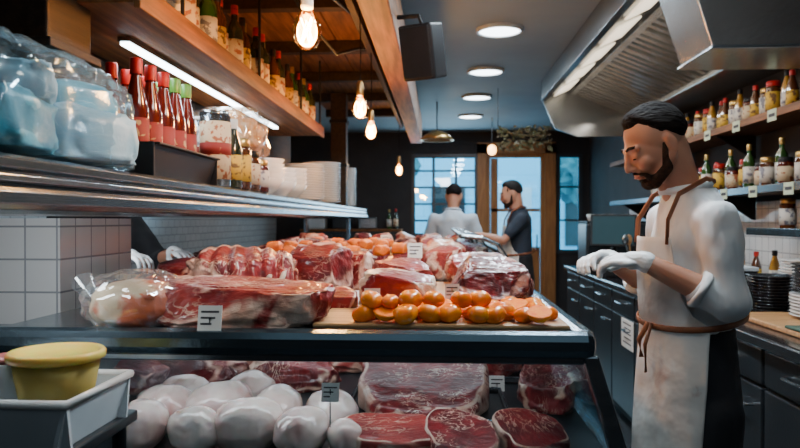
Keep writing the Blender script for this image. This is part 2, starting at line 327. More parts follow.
for x,y in ((-.29,2.2),(-.29,5),(-.29,8),(-1.2,2.2),(-1.2,5),(-1.2,8)): obj('hanger_rod',cyl(nb(),(x,y,2.65),(x,y,2.8),.012),'black',t,w=True)
US=2.06
t=thing('wooden_shelf','long wooden bottle shelf above the steel shelf','shelf',(-1.05,3.5,2.03))
obj('board',box(nb(),-1.26,-.85,1.9,5.0,2.025,US),'wood',t,w=True,bev=.004)
obj('front_edge',box(nb(),-.85,-.83,1.9,5.0,2.01,2.085),'wood',t,w=True,bev=.004)
for y in (2.3,3.3,4.3,4.98): obj('bracket',tube(nb(),[(-.86,y,2.56),(-.86,y,2.02)],.007),'black',t,w=True)
t=thing('led_strip','glowing white light strip under the wooden bottle shelf','light',(-1.04,3.0,2.0))
obj('housing',box(nb(),-1.06,-1.02,2.25,4.4,2.008,2.024),'steel',t,w=True)
obj('diffuser',box(nb(),-1.055,-1.025,2.26,4.39,1.998,2.008),'led',t,w=True)
area('led_strip_light',(-1.04,3.3,1.99),.03,2.1,7,(.8,.92,1))
struct('wall_divider',box(nb(),-1.34,-1.29,1.0,6.0,1.47,ZC),'wood_dark')
t=thing('wall_cabinet','dark wooden cabinet end at the upper left above the plastic bag','cabinet',(-1.3,2.0,1.9))
obj('body',box(nb(),-1.285,-1.01,1.75,1.98,1.89,2.62),'wood_dark',t,w=True,bev=.006)
obj('moulding',box(nb(),-1.285,-.99,1.73,2.0,1.865,1.89),'wood_dark',t,w=True,bev=.004)
SZ=1.555
t=thing('steel_shelf','long stainless steel shelf over the meat counter carrying jars and plates','shelf',(-1.05,4.5,1.43))
b=nb(); prism(b,[(-1.28,SZ),(-.87,SZ),(-.85,SZ-.004),(-.84,SZ-.012),(-.84,SZ-.03),(-.852,SZ-.038),(-.852,SZ-.062),(-.832,SZ-.07),(-.826,SZ-.08),(-.826,1.452),(-.835,1.44),(-.86,1.432),(-1.28,1.432)],'y',1.0,8.0)
obj('shelf_body',b,'steel_shelf',t,w=True,bev=.002)
obj('rail_strip',box(nb(),-.852,-.842,1.0,8.0,SZ-.058,SZ-.044),'steel',t,w=True,bev=.002)
for y in (5.2,7.6): obj('support_post',cyl(nb(),(-1.0,y,1.17 if y<6 else 0),(-1.0,y,1.43),.02),'steel',t,w=True)
t=thing('post','dark square post with strapping between the plate stacks','post',(-.92,6.35,SZ))
obj('column',box(nb(),-.99,-.85,6.3,6.44,SZ,2.57),'wood_dark',t,w=True,bev=.005)
obj('band',box(nb(),-1.0,-.84,6.29,6.45,1.9,1.93),'black',t,w=True)
obj('band',box(nb(),-1.0,-.84,6.29,6.45,2.3,2.33),'black',t,w=True)
M['bulbglass']=clear('bulb_glass',(1,.86,.6),.08,.03,(1,.8,.5))
def bulb(i,p,s,lb,e):
    t=thing('pendant_bulb',lb,'light bulb',p,0,'bare filament bulbs over the counter')
    obj('glass_bulb',lathe(nb(),[(0,-.062*s),(.02*s,-.058*s),(.04*s,-.035*s),(.046*s,-.005*s),(.04*s,.025*s),(.022*s,.055*s),(.016*s,.07*s)],24),'bulbglass',t,True)
    obj('filament',tube(nb(),[(.018*s*math.cos(k*1.9),.018*s*math.sin(k*1.9),(-.035+.07*(k%2))*s) for k in range(9)],.0026*s,6),'fil',t)
    obj('socket',lathe(nb(),[(0,.15*s),(.012*s,.15*s),(.02*s,.13*s),(.02*s,.075*s),(.018*s,.065*s),(0,.065*s)],18),'brass' if i else 'whitep',t,True)
    obj('cord',tube(nb(),[(0,0,.14*s),(.004,0,.3),(-.003,0,2.66-p[2])],.004,6),'black',t)
    point('bulb_light',(p[0],p[1],p[2]),e,(1,.46,.14),.045)
pp=[(at(307,30,2.25),1.05,'large glowing filament bulb, nearest of the hanging bulbs'),(at(360,108,3.65),.95,'glowing bulb hanging second from the near end'),(at(371,131,4.6),.95,'glowing bulb hanging third from the near end'),(at(399,170,8.2),1.1,'tiny glowing bulb farthest along the counter')]
for i,(p,s,lb) in enumerate(pp): bulb(i,p,s,lb,[27,24,22,14][i])
tag(obj('cable',tube(nb(),[(-.6,2.3,2.575),(-.5,2.6,2.5),(-.47,3.0,2.42),(-.52,3.4,2.5),(-.5,3.9,2.575)],.008,8),'black'),'black drooping cable under the wooden canopy','cable')
tag(obj('cable',tube(nb(),[(-.75,3.0,2.575),(-.62,3.3,2.36),(-.55,3.7,2.3),(-.5,4.2,2.45),(-.5,4.7,2.575)],.008,8),'black'),'black cable looping lower beside the second bulb','cable')
p=at(423,52,3.5)
t=thing('loudspeaker','black loudspeaker hanging from the wooden beam','speaker',p,R(-25))
obj('cabinet',box(nb(),-.09,.09,-.075,.075,-.135,.135,Matrix.Rotation(R(14),4,'X')),'black',t,bev=.012)
obj('grille',box(nb(),-.08,.08,-.088,-.077,-.124,.124,Matrix.Rotation(R(14),4,'X')),'black',t,bev=.01)
obj('bracket',tube(nb(),[(0,.03,.1),(-.05,.05,.2),(-.19,.02,.2)],.012,8),'black',t)
# ================= RANGE HOOD
t=thing('range_hood','long stainless extractor hood with slatted filters above the right counter','extractor hood',(1.6,5.3,2.4))
obj('front_lip',box(nb(),1.0,1.05,3.7,7.0,2.6,2.795),'steel_hood',t,w=True,bev=.005)
Y0,Y1=3.7,6.96
for k in range(5):
    a=Y0+.08+k*.65; obj('glow_panel',prism(nb(),[(1.10,2.622),(1.105,2.614),(1.25,2.680),(1.245,2.69)],'y',a,a+.48),'hoodglow',t,w=True)  # bright segments along the inner wall, built as glowing panels
obj('upper_panel',prism(nb(),[(1.05,2.615),(1.06,2.613),(1.29,2.715),(1.29,2.795),(1.05,2.795)],'y',Y0,Y1),'steel_hood',t,w=True)
for k in range(7):
    a=Y0+k*.465; b=nb()
    for j in range(4):
        yy=a+.035+j*.104
        prism(b,[(1.30,2.665),(1.84,2.44),(1.85,2.475),(1.31,2.70)],'y',yy,yy+.050)
    obj('baffle_filter',b,'slat',t,w=True)
    for aa,bb_ in ((a,a+.014),(a+.451,a+.465)): obj('filter_frame',prism(nb(),[(1.29,2.66),(1.86,2.425),(1.87,2.49),(1.30,2.725)],'y',aa,bb_),'slat',t,w=True)
obj('filter_backing',prism(nb(),[(1.30,2.735),(1.88,2.495),(1.89,2.515),(1.31,2.755)],'y',Y0,Y1),'black',t,w=True)
obj('filter_rail',prism(nb(),[(1.28,2.66),(1.32,2.645),(1.33,2.665),(1.29,2.68)],'y',Y0,Y1),'slat',t,w=True)
obj('grease_trough',box(nb(),1.85,2.02,Y0,Y1,2.40,2.48),'steel_hood',t,w=True,bev=.01)
obj('back_panel',box(nb(),2.02,2.29,Y0,Y1,2.42,2.79),'steel_hood',t,w=True)
obj('end_panel',prism(nb(),[(1.0,2.62),(1.0,2.795),(2.29,2.795),(2.29,2.24),(1.35,2.24),(1.13,2.32)],'y',6.97,7.0),'steel_hood',t,w=True)
area('hood_light',(1.12,5.3,2.50),.1,3,8,(1,.86,.68),(0,R(-105),0))  # added facing the filters to brighten the slats
area('hood_light',(1.5,5.3,2.38),.1,3,6,(1,.9,.78))
t=thing('extractor_box','near stainless extractor box at the upper right corner','extractor hood',(1.7,3.4,2.2))
obj('box_body',prism(nb(),[(1.22,2.2),(2.25,2.2),(2.25,2.79),(1.03,2.79)],'y',3.22,3.64),'steel_hood',t,w=True,bev=.006)
obj('bottom_lip',box(nb(),1.21,2.26,3.2,3.66,2.185,2.2),'steel',t,w=True,bev=.003)
# ================= RIGHT COUNTER
WT=.97; CX=1.25
for i in range(9):
    y=1.6+i*.6
    if i==0:
        t=thing('base_cabinet','black base cabinet under the right worktop, %s from the near end'%ORD[i],'cabinet',(1.6,y,0),0,'black base cabinets'); c0=t
        obj('body',box(nb(),-.32,.68,0,.598,.1,.925),'cab',t,bev=.003)
        obj('plinth',box(nb(),-.26,.66,0,.598,0,.1),'black',t)
        dd=obj('door',box(nb(),-.345,-.322,.012,.586,.12,.76),'cab',t,bev=.005)
        obj('handle',tube(nb(),[(-.345,.08,.68),(-.375,.08,.68),(-.375,.2,.68),(-.345,.2,.68)],.006),'steel',dd)
        dd=obj('drawer',box(nb(),-.345,-.322,.012,.586,.775,.915),'cab',t,bev=.005)
        obj('handle',tube(nb(),[(-.345,.22,.85),(-.375,.22,.85),(-.375,.38,.85),(-.345,.38,.85)],.006),'steel',dd)
    else: dup(c0,(1.6,y,0),0,'black base cabinet under the right worktop, %s from the near end'%ORD[i])
t=thing('worktop','long dark worktop on the right with a steel edge','worktop',(1.75,4.3,.925))
obj('slab',box(nb(),1.24,2.285,1.58,7.02,.926,WT),'black_gloss',t,w=True,bev=.006)
obj('edge_strip',box(nb(),1.225,1.24,1.58,7.02,.93,WT-.004),'steel',t,w=True,bev=.003)
t=thing('notice','white paper notice taped to a black cabinet door','notice',(1.25,4.75,.8))
obj('sheet',box(nb(),1.2485,1.2555,4.62,4.9,.56,.75),'paper',t,w=True)
b=nb()
for k in range(5): box(b,1.2478,1.2486,4.66,4.86-.03*(k%2),.72-k*.032,.728-k*.032)
obj('printed_lines',b,'ink',t,w=True)
t=thing('chopping_board','wooden chopping board on the right worktop under the plates','chopping board',(1.62,2.95,WT),0)
obj('board',box(nb(),-.26,.3,-.3,.4,0,.022),'wood_light',t,bev=.006)
tag(obj('cloth',box(nb(),-.12,.12,-.09,.09,0,.012),mat('green_cloth',(.05,.10,.075),.9,bump=1,bsc=30),loc=(1.48,2.76,WT+.0225),bev=.005),'folded dark green cloth on the chopping board','cloth')
def plate_mesh(r): return lathe(nb(),[(0,.004),(r*.55,.004),(r*.6,.0),(r*.65,.004),(r,.018),(r*.99,.022),(r*.64,.009),(0,.008)],28)
def stack(x,y,z,r,n,m,desc,group,dz=.0145):
    f=None
    for k in range(n):
        lb='%s, %s from the bottom'%(desc,ORD[k])
        if f is None: f=tag(obj('plate',plate_mesh(r),m,loc=(x,y,z),smooth=True),lb,'plate',group)
        else: dup(f,(x+random.uniform(-.003,.003),y+random.uniform(-.003,.003),z+k*dz),0,lb)
RB=WT+.022
stack(1.66,3.1,RB,.145,7,'white','white plate in the low stack on the right worktop','white plates on the right worktop')
stack(1.66,3.1,RB+7*.0145,.14,9,'black_gloss','black plate stacked upon the white plates on the right','black plates on the right worktop')
stack(1.62,3.52,WT,.12,12,'black_gloss','small black plate in the rear stack on the right worktop','small black plates')
stack(1.95,3.85,WT,.13,16,'white','white plate in the stack behind the black plates on the right','white plates behind the black ones')
t=thing('cash_register','black till with tilted touch screen on the far right worktop','till',(1.46,6.0,WT),R(-18))
obj('base',box(nb(),-.19,.19,-.2,.2,0,.1),'black',t,bev=.01)
obj('stand',cyl(nb(),(0,.05,.1),(0,.08,.25),.03,.025),'black',t,True)
s_=obj('monitor',box(nb(),-.19,.19,-.015,.015,-.14,.14,Matrix.Translation((0,.02,.36))@Matrix.Rotation(R(-14),4,'X')),'black',t,bev=.008)
obj('screen',box(nb(),-.17,.17,-.0175,-.0155,-.12,.12,Matrix.Translation((0,.02,.36))@Matrix.Rotation(R(-14),4,'X')),'screen',s_)
obj('keypad',box(nb(),-.15,.15,-.19,-.05,.1,.115),'steel_dark',t,bev=.004)
t=thing('receipt_printer','small dark receipt printer with white paper slip beside the till','printer',(1.36,5.66,WT)); obj('printer_body',box(nb(),-.06,.06,-.09,.09,0,.13),'black',t,bev=.01); obj('paper_slip',box(nb(),-.035,.035,-.002,.002,.13,.2),'paper',t)
t=thing('coffee_machine','steel coffee machine with black top on the far worktop behind the till','machine',(1.62,6.7,WT))
obj('machine_body',box(nb(),-.28,.28,-.2,.2,.05,.42),'steel_dark',t,bev=.02); obj('top_tray',box(nb(),-.27,.27,-.19,.19,.42,.44),'black',t,bev=.005)
obj('drip_tray',box(nb(),-.26,.26,-.3,-.2,.03,.07),'steel',t,bev=.005)
for x in (-.22,.22): obj('foot',cyl(nb(),(x,0,0),(x,0,.05),.03),'black',t)
for x in (-.13,.13):
    o=obj('group_head',cyl(nb(),(x,-.24,.25),(x,-.24,.31),.04),'steel',t,True); obj('handle',cyl(nb(),(x,-.24,.25),(x,-.4,.23),.014),'black',o)
def cup(lb,loc): return tag(obj('cup',lathe(nb(),[(0,0),(.025,0),(.04,.06),(.038,.062),(.024,.006),(0,.006)],18),'white',loc=loc,smooth=True),lb,'cup','cups on the coffee machine')
f=cup('white cup on the coffee machine, leftmost',(1.40,6.6,WT+.4405))
for k in range(1,5): dup(f,(1.40+k*.1,6.6,WT+.4405),0,'white cup on the coffee machine, %s from the left'%ORD[k])
def pot(lb,loc,r,h,m='steel'):
    t=thing('cooking_pot',lb,'pot',loc); obj('pot_body',lathe(nb(),[(0,0),(r*.95,0),(r,.01),(r,h),(r*1.04,h+.004),(r*.97,h+.004),(0,h)],28),m,t,True)
    obj('lid',lathe(nb(),[(r*1.02,h+.005),(r*.8,h+.03),(0,h+.04)],28),m,t,True); obj('knob',ell(nb(),(0,0,h+.05),(.018,.018,.014)),'black',t,True)
    for s in(1,-1): obj('handle',tube(nb(),[(s*r,-.04,h*.75),(s*(r+.035),-.03,h*.78),(s*(r+.035),.03,h*.78),(s*r,.04,h*.75)],.007),m,t,True)
pot('steel pot with lid on the right worktop behind the plates',(1.98,3.45,WT),.13,.16)
pot('dark pot with lid on the far right worktop before the till',(1.75,4.9,WT),.14,.2,'steel_dark')
pot('small steel pot with lid near the worktop edge behind the hands',(1.42,5.0,WT),.09,.12)
def utensils(lb,loc,n):
    t=thing('utensil_holder',lb,'utensil holder',loc); obj('cup',lathe(nb(),[(0,0),(.055,0),(.06,.15),(.055,.15),(.05,.01),(0,.01)],20),'steel',t,True)
    for k in range(n):
        a=k*2.4; x,y=.03*math.cos(a),.03*math.sin(a); o=obj('utensil',cyl(nb(),(x*.3,y*.3,.02),(x*1.9,y*1.9,.27),.006),['wood_light','steel','black'][k%3],t)
        obj('utensil_head',ell(nb(),(x*2.1,y*2.1,.3),(.025,.008,.04)),['wood_light','steel','black'][k%3],o,True)
utensils('steel cup of wooden and metal utensils beside the plates',(1.98,2.95,WT),6)
utensils('steel cup of utensils on the worktop near the till',(1.45,5.35,WT),7)
def carton(lb,loc,s,m,rz=0):
    t=thing('storage_box',lb,'box',loc,rz); obj('box_body',box(nb(),-s[0],s[0],-s[1],s[1],0,s[2]),m,t,bev=.004); obj('lid',box(nb(),-s[0]-.004,s[0]+.004,-s[1]-.004,s[1]+.004,s[2]+.0005,s[2]+.02),'black' if m!='black' else 'whitep',t,bev=.003)
carton('dark lidded storage box beside the till',(1.85,5.6,WT),(.14,.18,.2),'cab'); carton('pale lidded box on the worktop behind the bearded person',(1.7,4.35,WT),(.13,.15,.14),'whitep',.2)
carton('black lidded box behind the small black plates',(1.55,3.9,WT),(.12,.12,.18),'black')
carton('pale lidded box between the till and the dark storage box',(1.62,5.25,WT),(.10,.10,.16),'whitep',.3)
t=thing('paper_roll','white paper roll standing on the far worktop','paper roll',(1.42,4.72,WT)); obj('roll',lathe(nb(),[(.02,0),(.06,0),(.06,.24),(.02,.24),(.02,0)],24),'paper',t,True); obj('rod',cyl(nb(),(0,0,0),(0,0,.28),.008),'steel',t)
for z,lb,ye in ((2.06,'upper wooden wall shelf with sauce bottles on the right',8.2),(1.62,'lower wall shelf with jars on the right',8.2),(1.36,'short low wall shelf near the plates on the right',4.6)):
    t=thing('wall_shelf',lb,'shelf',(2.1,4,z-.03))
    obj('board',box(nb(),1.97,2.295,2.3,ye,z-.03,z),'wood' if z>2 else 'wood_dark',t,w=True,bev=.003)
    obj('edge',box(nb(),1.955,1.97,2.3,ye,z-.035,z+.012),'wood' if z>2 else 'steel_shelf',t,w=True,bev=.003)
    yy=2.6
    while yy<ye: obj('bracket',prism(nb(),[(2.0,z-.031),(2.28,z-.031),(2.28,z-.2),(2.26,z-.2)],'y',yy,yy+.02),'black',t,w=True); yy+=1.3
# ================= BOTTLES
def bprof(h,r,st):
    if st=='wine': return [(0,0),(r*.95,0),(r,.01),(r,h*.6),(r*.85,h*.68),(r*.38,h*.78),(r*.36,h*.93),(r*.42,h*.935),(r*.42,h*.95),(0,h*.95)],(h*.86,h,r*.42),(h*.14,h*.5)
    if st=='sauce': return [(0,0),(r*.95,0),(r,.008),(r,h*.55),(r*.8,h*.66),(r*.42,h*.84),(r*.4,h*.88),(0,h*.88)],(h*.86,h,r*.5),(h*.12,h*.48)
    if st=='tin': return [(0,0),(r*.98,0),(r,.006),(r,h*.96),(0,h*.96)],(h*.95,h,r*1.0),(h*.10,h*.86)
    return [(0,0),(r*.95,0),(r,.008),(r,h*.78),(r*.85,h*.86),(0,h*.87)],(h*.84,h,r*.9),(h*.16,h*.68)
def bottle(name,label,cat,h,r,gm,cm,lm,st,loc,rz=0,group=None):
    pf,(c0_,c1_,cr),(l0,l1)=bprof(h,r,st)
    t=thing(name,label,cat,loc,rz,group)
    obj('glass_body',lathe(nb(),pf,18),gm,t,True)
    obj('cap',lathe(nb(),[(cr,c0_),(cr*1.02,c0_+.002),(cr,c1_-.003),(cr*.9,c1_),(0,c1_)],16),cm,t,True)
    obj('label_band',lathe(nb(),[(r*1.01,l0),(r*1.015,l0),(r*1.015,l1),(r*1.01,l1)],18),lm,t,True)
    if st=='tin': obj('label_stripe',lathe(nb(),[(r*1.016,h*.42),(r*1.022,h*.42),(r*1.022,h*.58),(r*1.016,h*.58)],18),'lred',t,True)
    return t
protos={}
def putb(kind,label,loc,group=None,rz=None):
    rz=random.uniform(0,6) if rz is None else rz
    K={'wine_dark':('wine_bottle','bottle',.31,.038,'gblack','cred','lcream','wine'),
       'wine_green':('wine_bottle','bottle',.30,.038,'ggreen','cgold','lwhite','wine'),
       'wine_brown':('wine_bottle','bottle',.29,.036,'gbrown','black','lyellow','wine'),
       'sauce_red':('sauce_bottle','bottle',.37,.039,'gred','cred','lred','sauce'),
       'sauce_green':('sauce_bottle','bottle',.37,.039,'gred','cgreen','lred','sauce'),
       'sauce_small':('sauce_bottle','bottle',.23,.034,'gbrown','cred','lyellow','sauce'),
       'sauce_oil':('oil_bottle','bottle',.25,.034,'goil','black','lwhite','sauce'),
       'jar_red':('jar','jar',.17,.046,'gred','black','lcream','jar'),
       'jar_dark':('jar','jar',.19,.046,'gbrown','cgold','lwhite','jar'),
       'jar_oil':('jar','jar',.21,.044,'gbrown','cred','lyellow','jar')}[kind]
    if kind not in protos:
        protos[kind]=bottle(K[0],label,K[1],K[2],K[3],K[4],K[5],K[6],K[7],loc,rz,group); return protos[kind]
    return dup(protos[kind],loc,rz,label,group)
cd={'wine_dark':'dark red-capped wine bottle','wine_green':'green gold-capped wine bottle','wine_brown':'brown yellow-labelled bottle','sauce_red':'red-capped sauce bottle','sauce_green':'green-capped sauce bottle','sauce_small':'small brown sauce bottle','sauce_oil':'golden oil bottle','jar_red':'red black-lidded jar','jar_dark':'brown gold-lidded jar','jar_oil':'brown red-lidded jar'}
seq=['wine_dark','wine_brown','wine_green','wine_dark','wine_green','wine_brown']
for i in range(24):
    y=2.1+i*.12; x=-.91-(.03 if i%3==1 else 0); k=seq[(i*5+i//4)%6]
    putb(k,'%s, front row of the wooden shelf, %s from near end'%(cd[k],ORD[i]),(x,y,US),'bottles on the upper wooden shelf')
for i in range(18):
    y=2.16+i*.155; k=seq[(i*3+1+i//3)%6]
    putb(k,'%s, back row of the wooden shelf, %s from near end'%(cd[k],ORD[i]),(-1.06,y,US),'bottles behind on the upper wooden shelf')
seq=['sauce_small','jar_red','sauce_oil','jar_oil','jar_dark','sauce_small']
for i in range(36):
    k=seq[(i*7+i//3)%6]; y=2.5+i*.12+random.uniform(-.01,.01)
    putb(k,'%s on the upper right wall shelf, %s from near end'%(cd[k],ORD[i]),(2.04+.02*(i%2),y,2.06),'bottles on the upper right wall shelf')
for i in range(36):
    k=(seq+['wine_green','wine_dark'])[(i*5+i//4)%8]
    y=2.5+i*.125+random.uniform(-.01,.01)
    putb(k,'%s on the lower right wall shelf, %s from near end'%(cd[k],ORD[i]),(2.04+.03*(i%2),y,1.62),'bottles on the lower right wall shelf')
for i in range(7):
    k=['jar_dark','jar_red','sauce_oil'][i%3]
    if i==2: tag(obj('bowl',lathe(nb(),[(0,0),(.05,0),(.09,.05),(.1,.09),(.096,.09),(.08,.05),(0,.01)],24),'white',loc=(2.07,2.8+i*.26,1.3605),smooth=True),'white bowl on the short low wall shelf','bowl')
    else: putb(k,'%s on the short low wall shelf, %s place from near end'%(cd[k],ORD[i]),(2.1,2.8+i*.26,1.36),'jars on the short low wall shelf')
for i in range(9):
    k=['wine_green','sauce_oil','wine_dark','jar_oil','sauce_small'][(i*3)%5]
    putb(k,'%s standing against the tiles on the right worktop, %s from near end'%(cd[k],ORD[i]),(2.2,4.2+i*.27,WT),'bottles at the back of the right worktop')
f=None
for z,n,y0,dy,nm in ((2.06,9,2.75,.5,'upper'),(1.62,9,2.7,.45,'lower')):
    for i in range(n):
        lb='paper price ticket on the %s right shelf edge, %s from near end'%(nm,ORD[i])
        loc=(1.9555,y0+i*dy,z-.012)
        if f is None:
            f=thing('price_ticket',lb,'price tag',loc,0,'shelf edge tickets')
            obj('card',box(nb(),-.003,0,-.055,.055,-.045,.025),'paper_cream',f)
            obj('printed_lines',box(nb(),-.0036,-.003,-.04,.04,-.02,.0),'ink',f)
        else: dup(f,loc,0,lb)
for i,(y,z) in enumerate(((3.2,1.525),(3.5,1.52),(2.9,1.525))):
    tag(obj('paper_note',box(nb(),-.002,0,-.05,.05,-.1,.07),'paper',loc=(1.956,y,z)),'white paper note hanging below the lower right shelf, %s'%['middle one','farthest one','nearest one'][i],'note')
# ================= STEEL SHELF CONTENT
t=thing('black_bin','black plastic bin holding sauce bottles on the steel shelf','bin',(-1.05,2.42,SZ))
b=nb(); X0,X1,A0,A1=-.14,.15,-.30,.30
prism(b,[(X0,0),(X1-.02,0),(X1-.02,.01),(X0,.01)],'y',A0,A1)
prism(b,[(X1-.02,0),(X1-.01,0),(X1+.02,.1),(X1+.035,.1),(X1+.035,.108),(X1+.012,.108)],'y',A0,A1)
prism(b,[(X0,0),(X0+.01,0),(X0-.005,.108),(X0-.015,.108)],'y',A0,A1)
box(b,X0-.01,X1+.02,A0-.01,A0,0,.108); box(b,X0-.01,X1+.02,A1,A1+.01,0,.108)
obj('tub',b,'black',t,bev=.003)
for k,(x,y) in enumerate([(-.97,2.19),(-.97,2.30),(-.97,2.41),(-.97,2.52),(-.97,2.63),(-1.08,2.25),(-1.08,2.36),(-1.08,2.47),(-1.08,2.58)]):
    kd='sauce_green' if k in (3,4,8) else 'sauce_red'
    putb(kd,'%s in the black bin, %s row, %s from near end'%(cd[kd],'front' if k<5 else 'back',ORD[k if k<5 else k-5]),(x,y,SZ+.012),'sauce bottles in the black bin')
bottle('tin','tall tin with cream label and red stripe beside the black bin','tin',.31,.062,'steel','steel','lcream','tin',(-.925,2.84,SZ))
bottle('tin','tall tin with white label behind the slim bottle','tin',.31,.06,'steel','cwhite','lwhite','tin',(-1.06,3.0,SZ))
bottle('spice_bottle','slim dark bottle with yellow label beside the tall tin','bottle',.30,.036,'gblack','cwhite','lyellow','sauce',(-.89,2.98,SZ))
bottle('jar','squat jar with yellow label in front of the clear tub','jar',.23,.05,'gbrown','cgold','lyellow','jar',(-.90,3.11,SZ))
bottle('jar','squat jar with cream label next to the bowls','jar',.19,.05,'gbrown','black','lcream','jar',(-.90,3.27,SZ))
bottle('jar','small red jar before the nearest bowl pile','jar',.16,.045,'gred','cgold','lwhite','jar',(-.89,3.42,SZ))
def blob(size,seed,sub=4,e=.8,amp=.12,fr=2.2,flat=.75,cuts=0,fine=0):
    b=nb(); bmesh.ops.create_icosphere(b,subdivisions=sub,radius=1); ly=b.verts.layers.float.new('cut')
    off=V((seed*3.17,seed*1.3,seed*.71)); rq=random.Random(seed); pl=[]
    for k in range(cuts):
        a=k*6.283/max(1,cuts)+rq.uniform(-.5,.5) -1.57; el=rq.uniform(-.1,.45)
        pl.append((V((math.cos(a)*math.cos(el),math.sin(a)*math.cos(el),math.sin(el))),rq.uniform(.64,.82)))
    if cuts: pl.append((V((rq.uniform(-.3,.3),rq.uniform(-.5,-.1),1)).normalized(),rq.uniform(.56,.74)))
    for v in b.verts:
        d=v.co.copy(); p=V([math.copysign(abs(c)**e,c) for c in d])
        p*=1+amp*noise.fractal(d*fr+off,1,2,3); c_=0
        for n_,dd in pl:
            dd2=dd+.04*noise.noise(d*2.2+off*1.7)
            ex=p.dot(n_)-dd2
            if ex>0: p-=n_*ex*.90; c_=max(c_,min(1,ex/.13))
        if cuts or fine: p*=1+.04*noise.fractal(d*6+off,1,2,3)
        v[ly]=c_
        if p.z<-flat: p.z=-flat+(p.z+flat)*.05
        v.co=V((p.x*size[0],p.y*size[1],(p.z+flat)*size[2]))
    return b
t=thing('plastic_tub','clear plastic tub under the bag of orange snacks','tub',(-1.07,3.4,SZ))
obj('tub_wall',lathe(nb(),[(0,0),(.11,0),(.13,.16),(.135,.165),(.13,.17),(.105,.006),(0,.006)],24),'plastic',t,True)
tag(obj('food_filling',blob((.09,.09,.09),3,3),'bag_food',loc=(-1.07,3.4,SZ+.01),smooth=True),'orange and cream food inside the clear tub','food')
t=thing('snack_bag','clear bag of orange snacks on top of the tub','bag',(-1.03,3.4,SZ+.17))
obj('film',blob((.17,.19,.14),11,4,.7,.2,3),'plastic',t,True); obj('contents',blob((.15,.17,.12),12,4,.8,.25,4),'bag_food',t,True)
f=None
for i,(x,y,n) in enumerate([(-.95,3.72,5),(-.95,4.05,4),(-.96,4.42,5)]):
    for j in range(n):
        lb='white ceramic bowl on the steel shelf, %s pile from near end, %s from bottom'%(ORD[i],ORD[j])
        if f is None: f=tag(obj('bowl',lathe(nb(),[(0,.0),(.045,0),(.05,.008),(.085,.04),(.115,.085),(.111,.087),(.08,.045),(.045,.014),(0,.012)],28),'white',loc=(x,y,SZ),smooth=True),lb,'bowl','bowls on the steel shelf')
        else: dup(f,(x,y,SZ+j*.026),0,lb)
stack(-.99,5.05,SZ,.15,15,'white','white plate, nearest stack on the steel shelf','plates in the nearer stack on the steel shelf',.0175)
stack(-.98,5.75,SZ,.16,18,'white','white plate, second stack on the steel shelf','plates in the second stack on the steel shelf',.0185)
stack(-1.0,7.0,SZ,.16,20,'white','white plate, farthest stack on the steel shelf','plates in the farthest stack on the steel shelf',.019)
def bag(size,seed): 
    b=blob(size,seed,5,.62,.16,2.4)
    for v in b.verts: v.co+=V((noise.noise(v.co*30),noise.noise(v.co*30+V((5,5,5))),noise.noise(v.co*30+V((9,2,1)))))*.008
    return b
t=tag(obj('plastic_bag',bag((.2,.36,.17),5),'bagfilm',loc=(-1.05,1.66,SZ+.002),smooth=True),'crumpled clear plastic bag of blue packs at the upper left','bag')
for i,(x,y,z,rz,sx,sy,sz) in enumerate([(-.97,1.48,.02,.2,.10,.15,.075),(-.955,1.80,.02,-.2,.10,.16,.08),(-1.14,1.64,.03,0,.09,.2,.09),(-.99,1.55,.135,.5,.10,.14,.05),(-1.02,1.82,.14,-.4,.11,.13,.05)]):
    tag(obj('glove_pack',blob((sx,sy,sz),20+i,4,.5,.14,2.4,fine=1),'blue' if i in(0,2,4) else 'palepack',loc=(x,y,SZ+z),smooth=True,rz=rz),'%s pack inside the clear bag, %s'%('blue' if i in(0,2,4) else 'pale blue',['nearest at the bottom','farthest at the bottom','beside the back panel','nearest on top','farthest on top'][i]),'pack')
# ================= DISPLAY CASE
CT=1.165; YE=6.0
t=thing('display_case','long refrigerated steel and glass meat display counter','display counter',(-.35,4,0)); DC=t
obj('worktop',box(nb(),-1.05,.3,1.6,YE,1.12,CT),'steel_top',t,w=True,bev=.004)
obj('end_rail',box(nb(),-1.1,.345,1.55,1.605,1.112,1.172),'steel_top',t,w=True,bev=.02)
obj('side_rail',box(nb(),.3,.35,1.58,YE+.02,1.112,1.172),'steel_top',t,w=True,bev=.018)
obj('corner_post',prism(nb(),[(.315,1.12),(.35,1.12),(.435,.84),(.395,.84)],'y',1.56,1.6),'steel',t,w=True,bev=.005)
obj('end_trim',box(nb(),-1.04,.32,1.57,1.585,1.098,1.114),'steel',t,w=True,bev=.003)
obj('end_glass',prism(nb(),[(-1.04,.86),(.39,.86),(.315,1.10),(-1.04,1.10)],'y',1.575,1.581),'glass',t,w=True)
obj('side_glass',prism(nb(),[(.33,1.115),(.336,1.115),(.422,.86),(.416,.86)],'y',1.6,YE),'guard',t,w=True)
for y in (2.75,3.95,5.15,5.96): obj('mullion',prism(nb(),[(.318,1.115),(.345,1.115),(.432,.85),(.4,.85)],'y',y,y+.03),'steel',t,w=True)
obj('deck',box(nb(),-1.03,.4,1.6,YE,.83,.86),'steel_dark',t,w=True)
obj('lower_rail',box(nb(),-1.08,.44,1.555,1.6,.8,.86),'steel',t,w=True,bev=.01)
obj('lower_side_rail',box(nb(),.4,.44,1.6,YE+.02,.8,.86),'steel',t,w=True,bev=.01)
obj('base_panel',box(nb(),-1.03,.38,1.62,YE,.08,.829),'steel_dark',t,w=True)
obj('plinth',box(nb(),-1.0,.33,1.66,YE-.03,0,.08),'black',t,w=True)
obj('rear_panel',box(nb(),-1.07,-1.04,1.6,YE,.83,1.12),'steel_dark',t,w=True)
obj('inner_divider',box(nb(),-1.03,.33,2.95,2.96,.86,1.11),'steel_dark',t,w=True)
obj('price_rail',box(nb(),-1.0,.3,2.22,2.232,1.085,1.11),'steel',t,w=True)
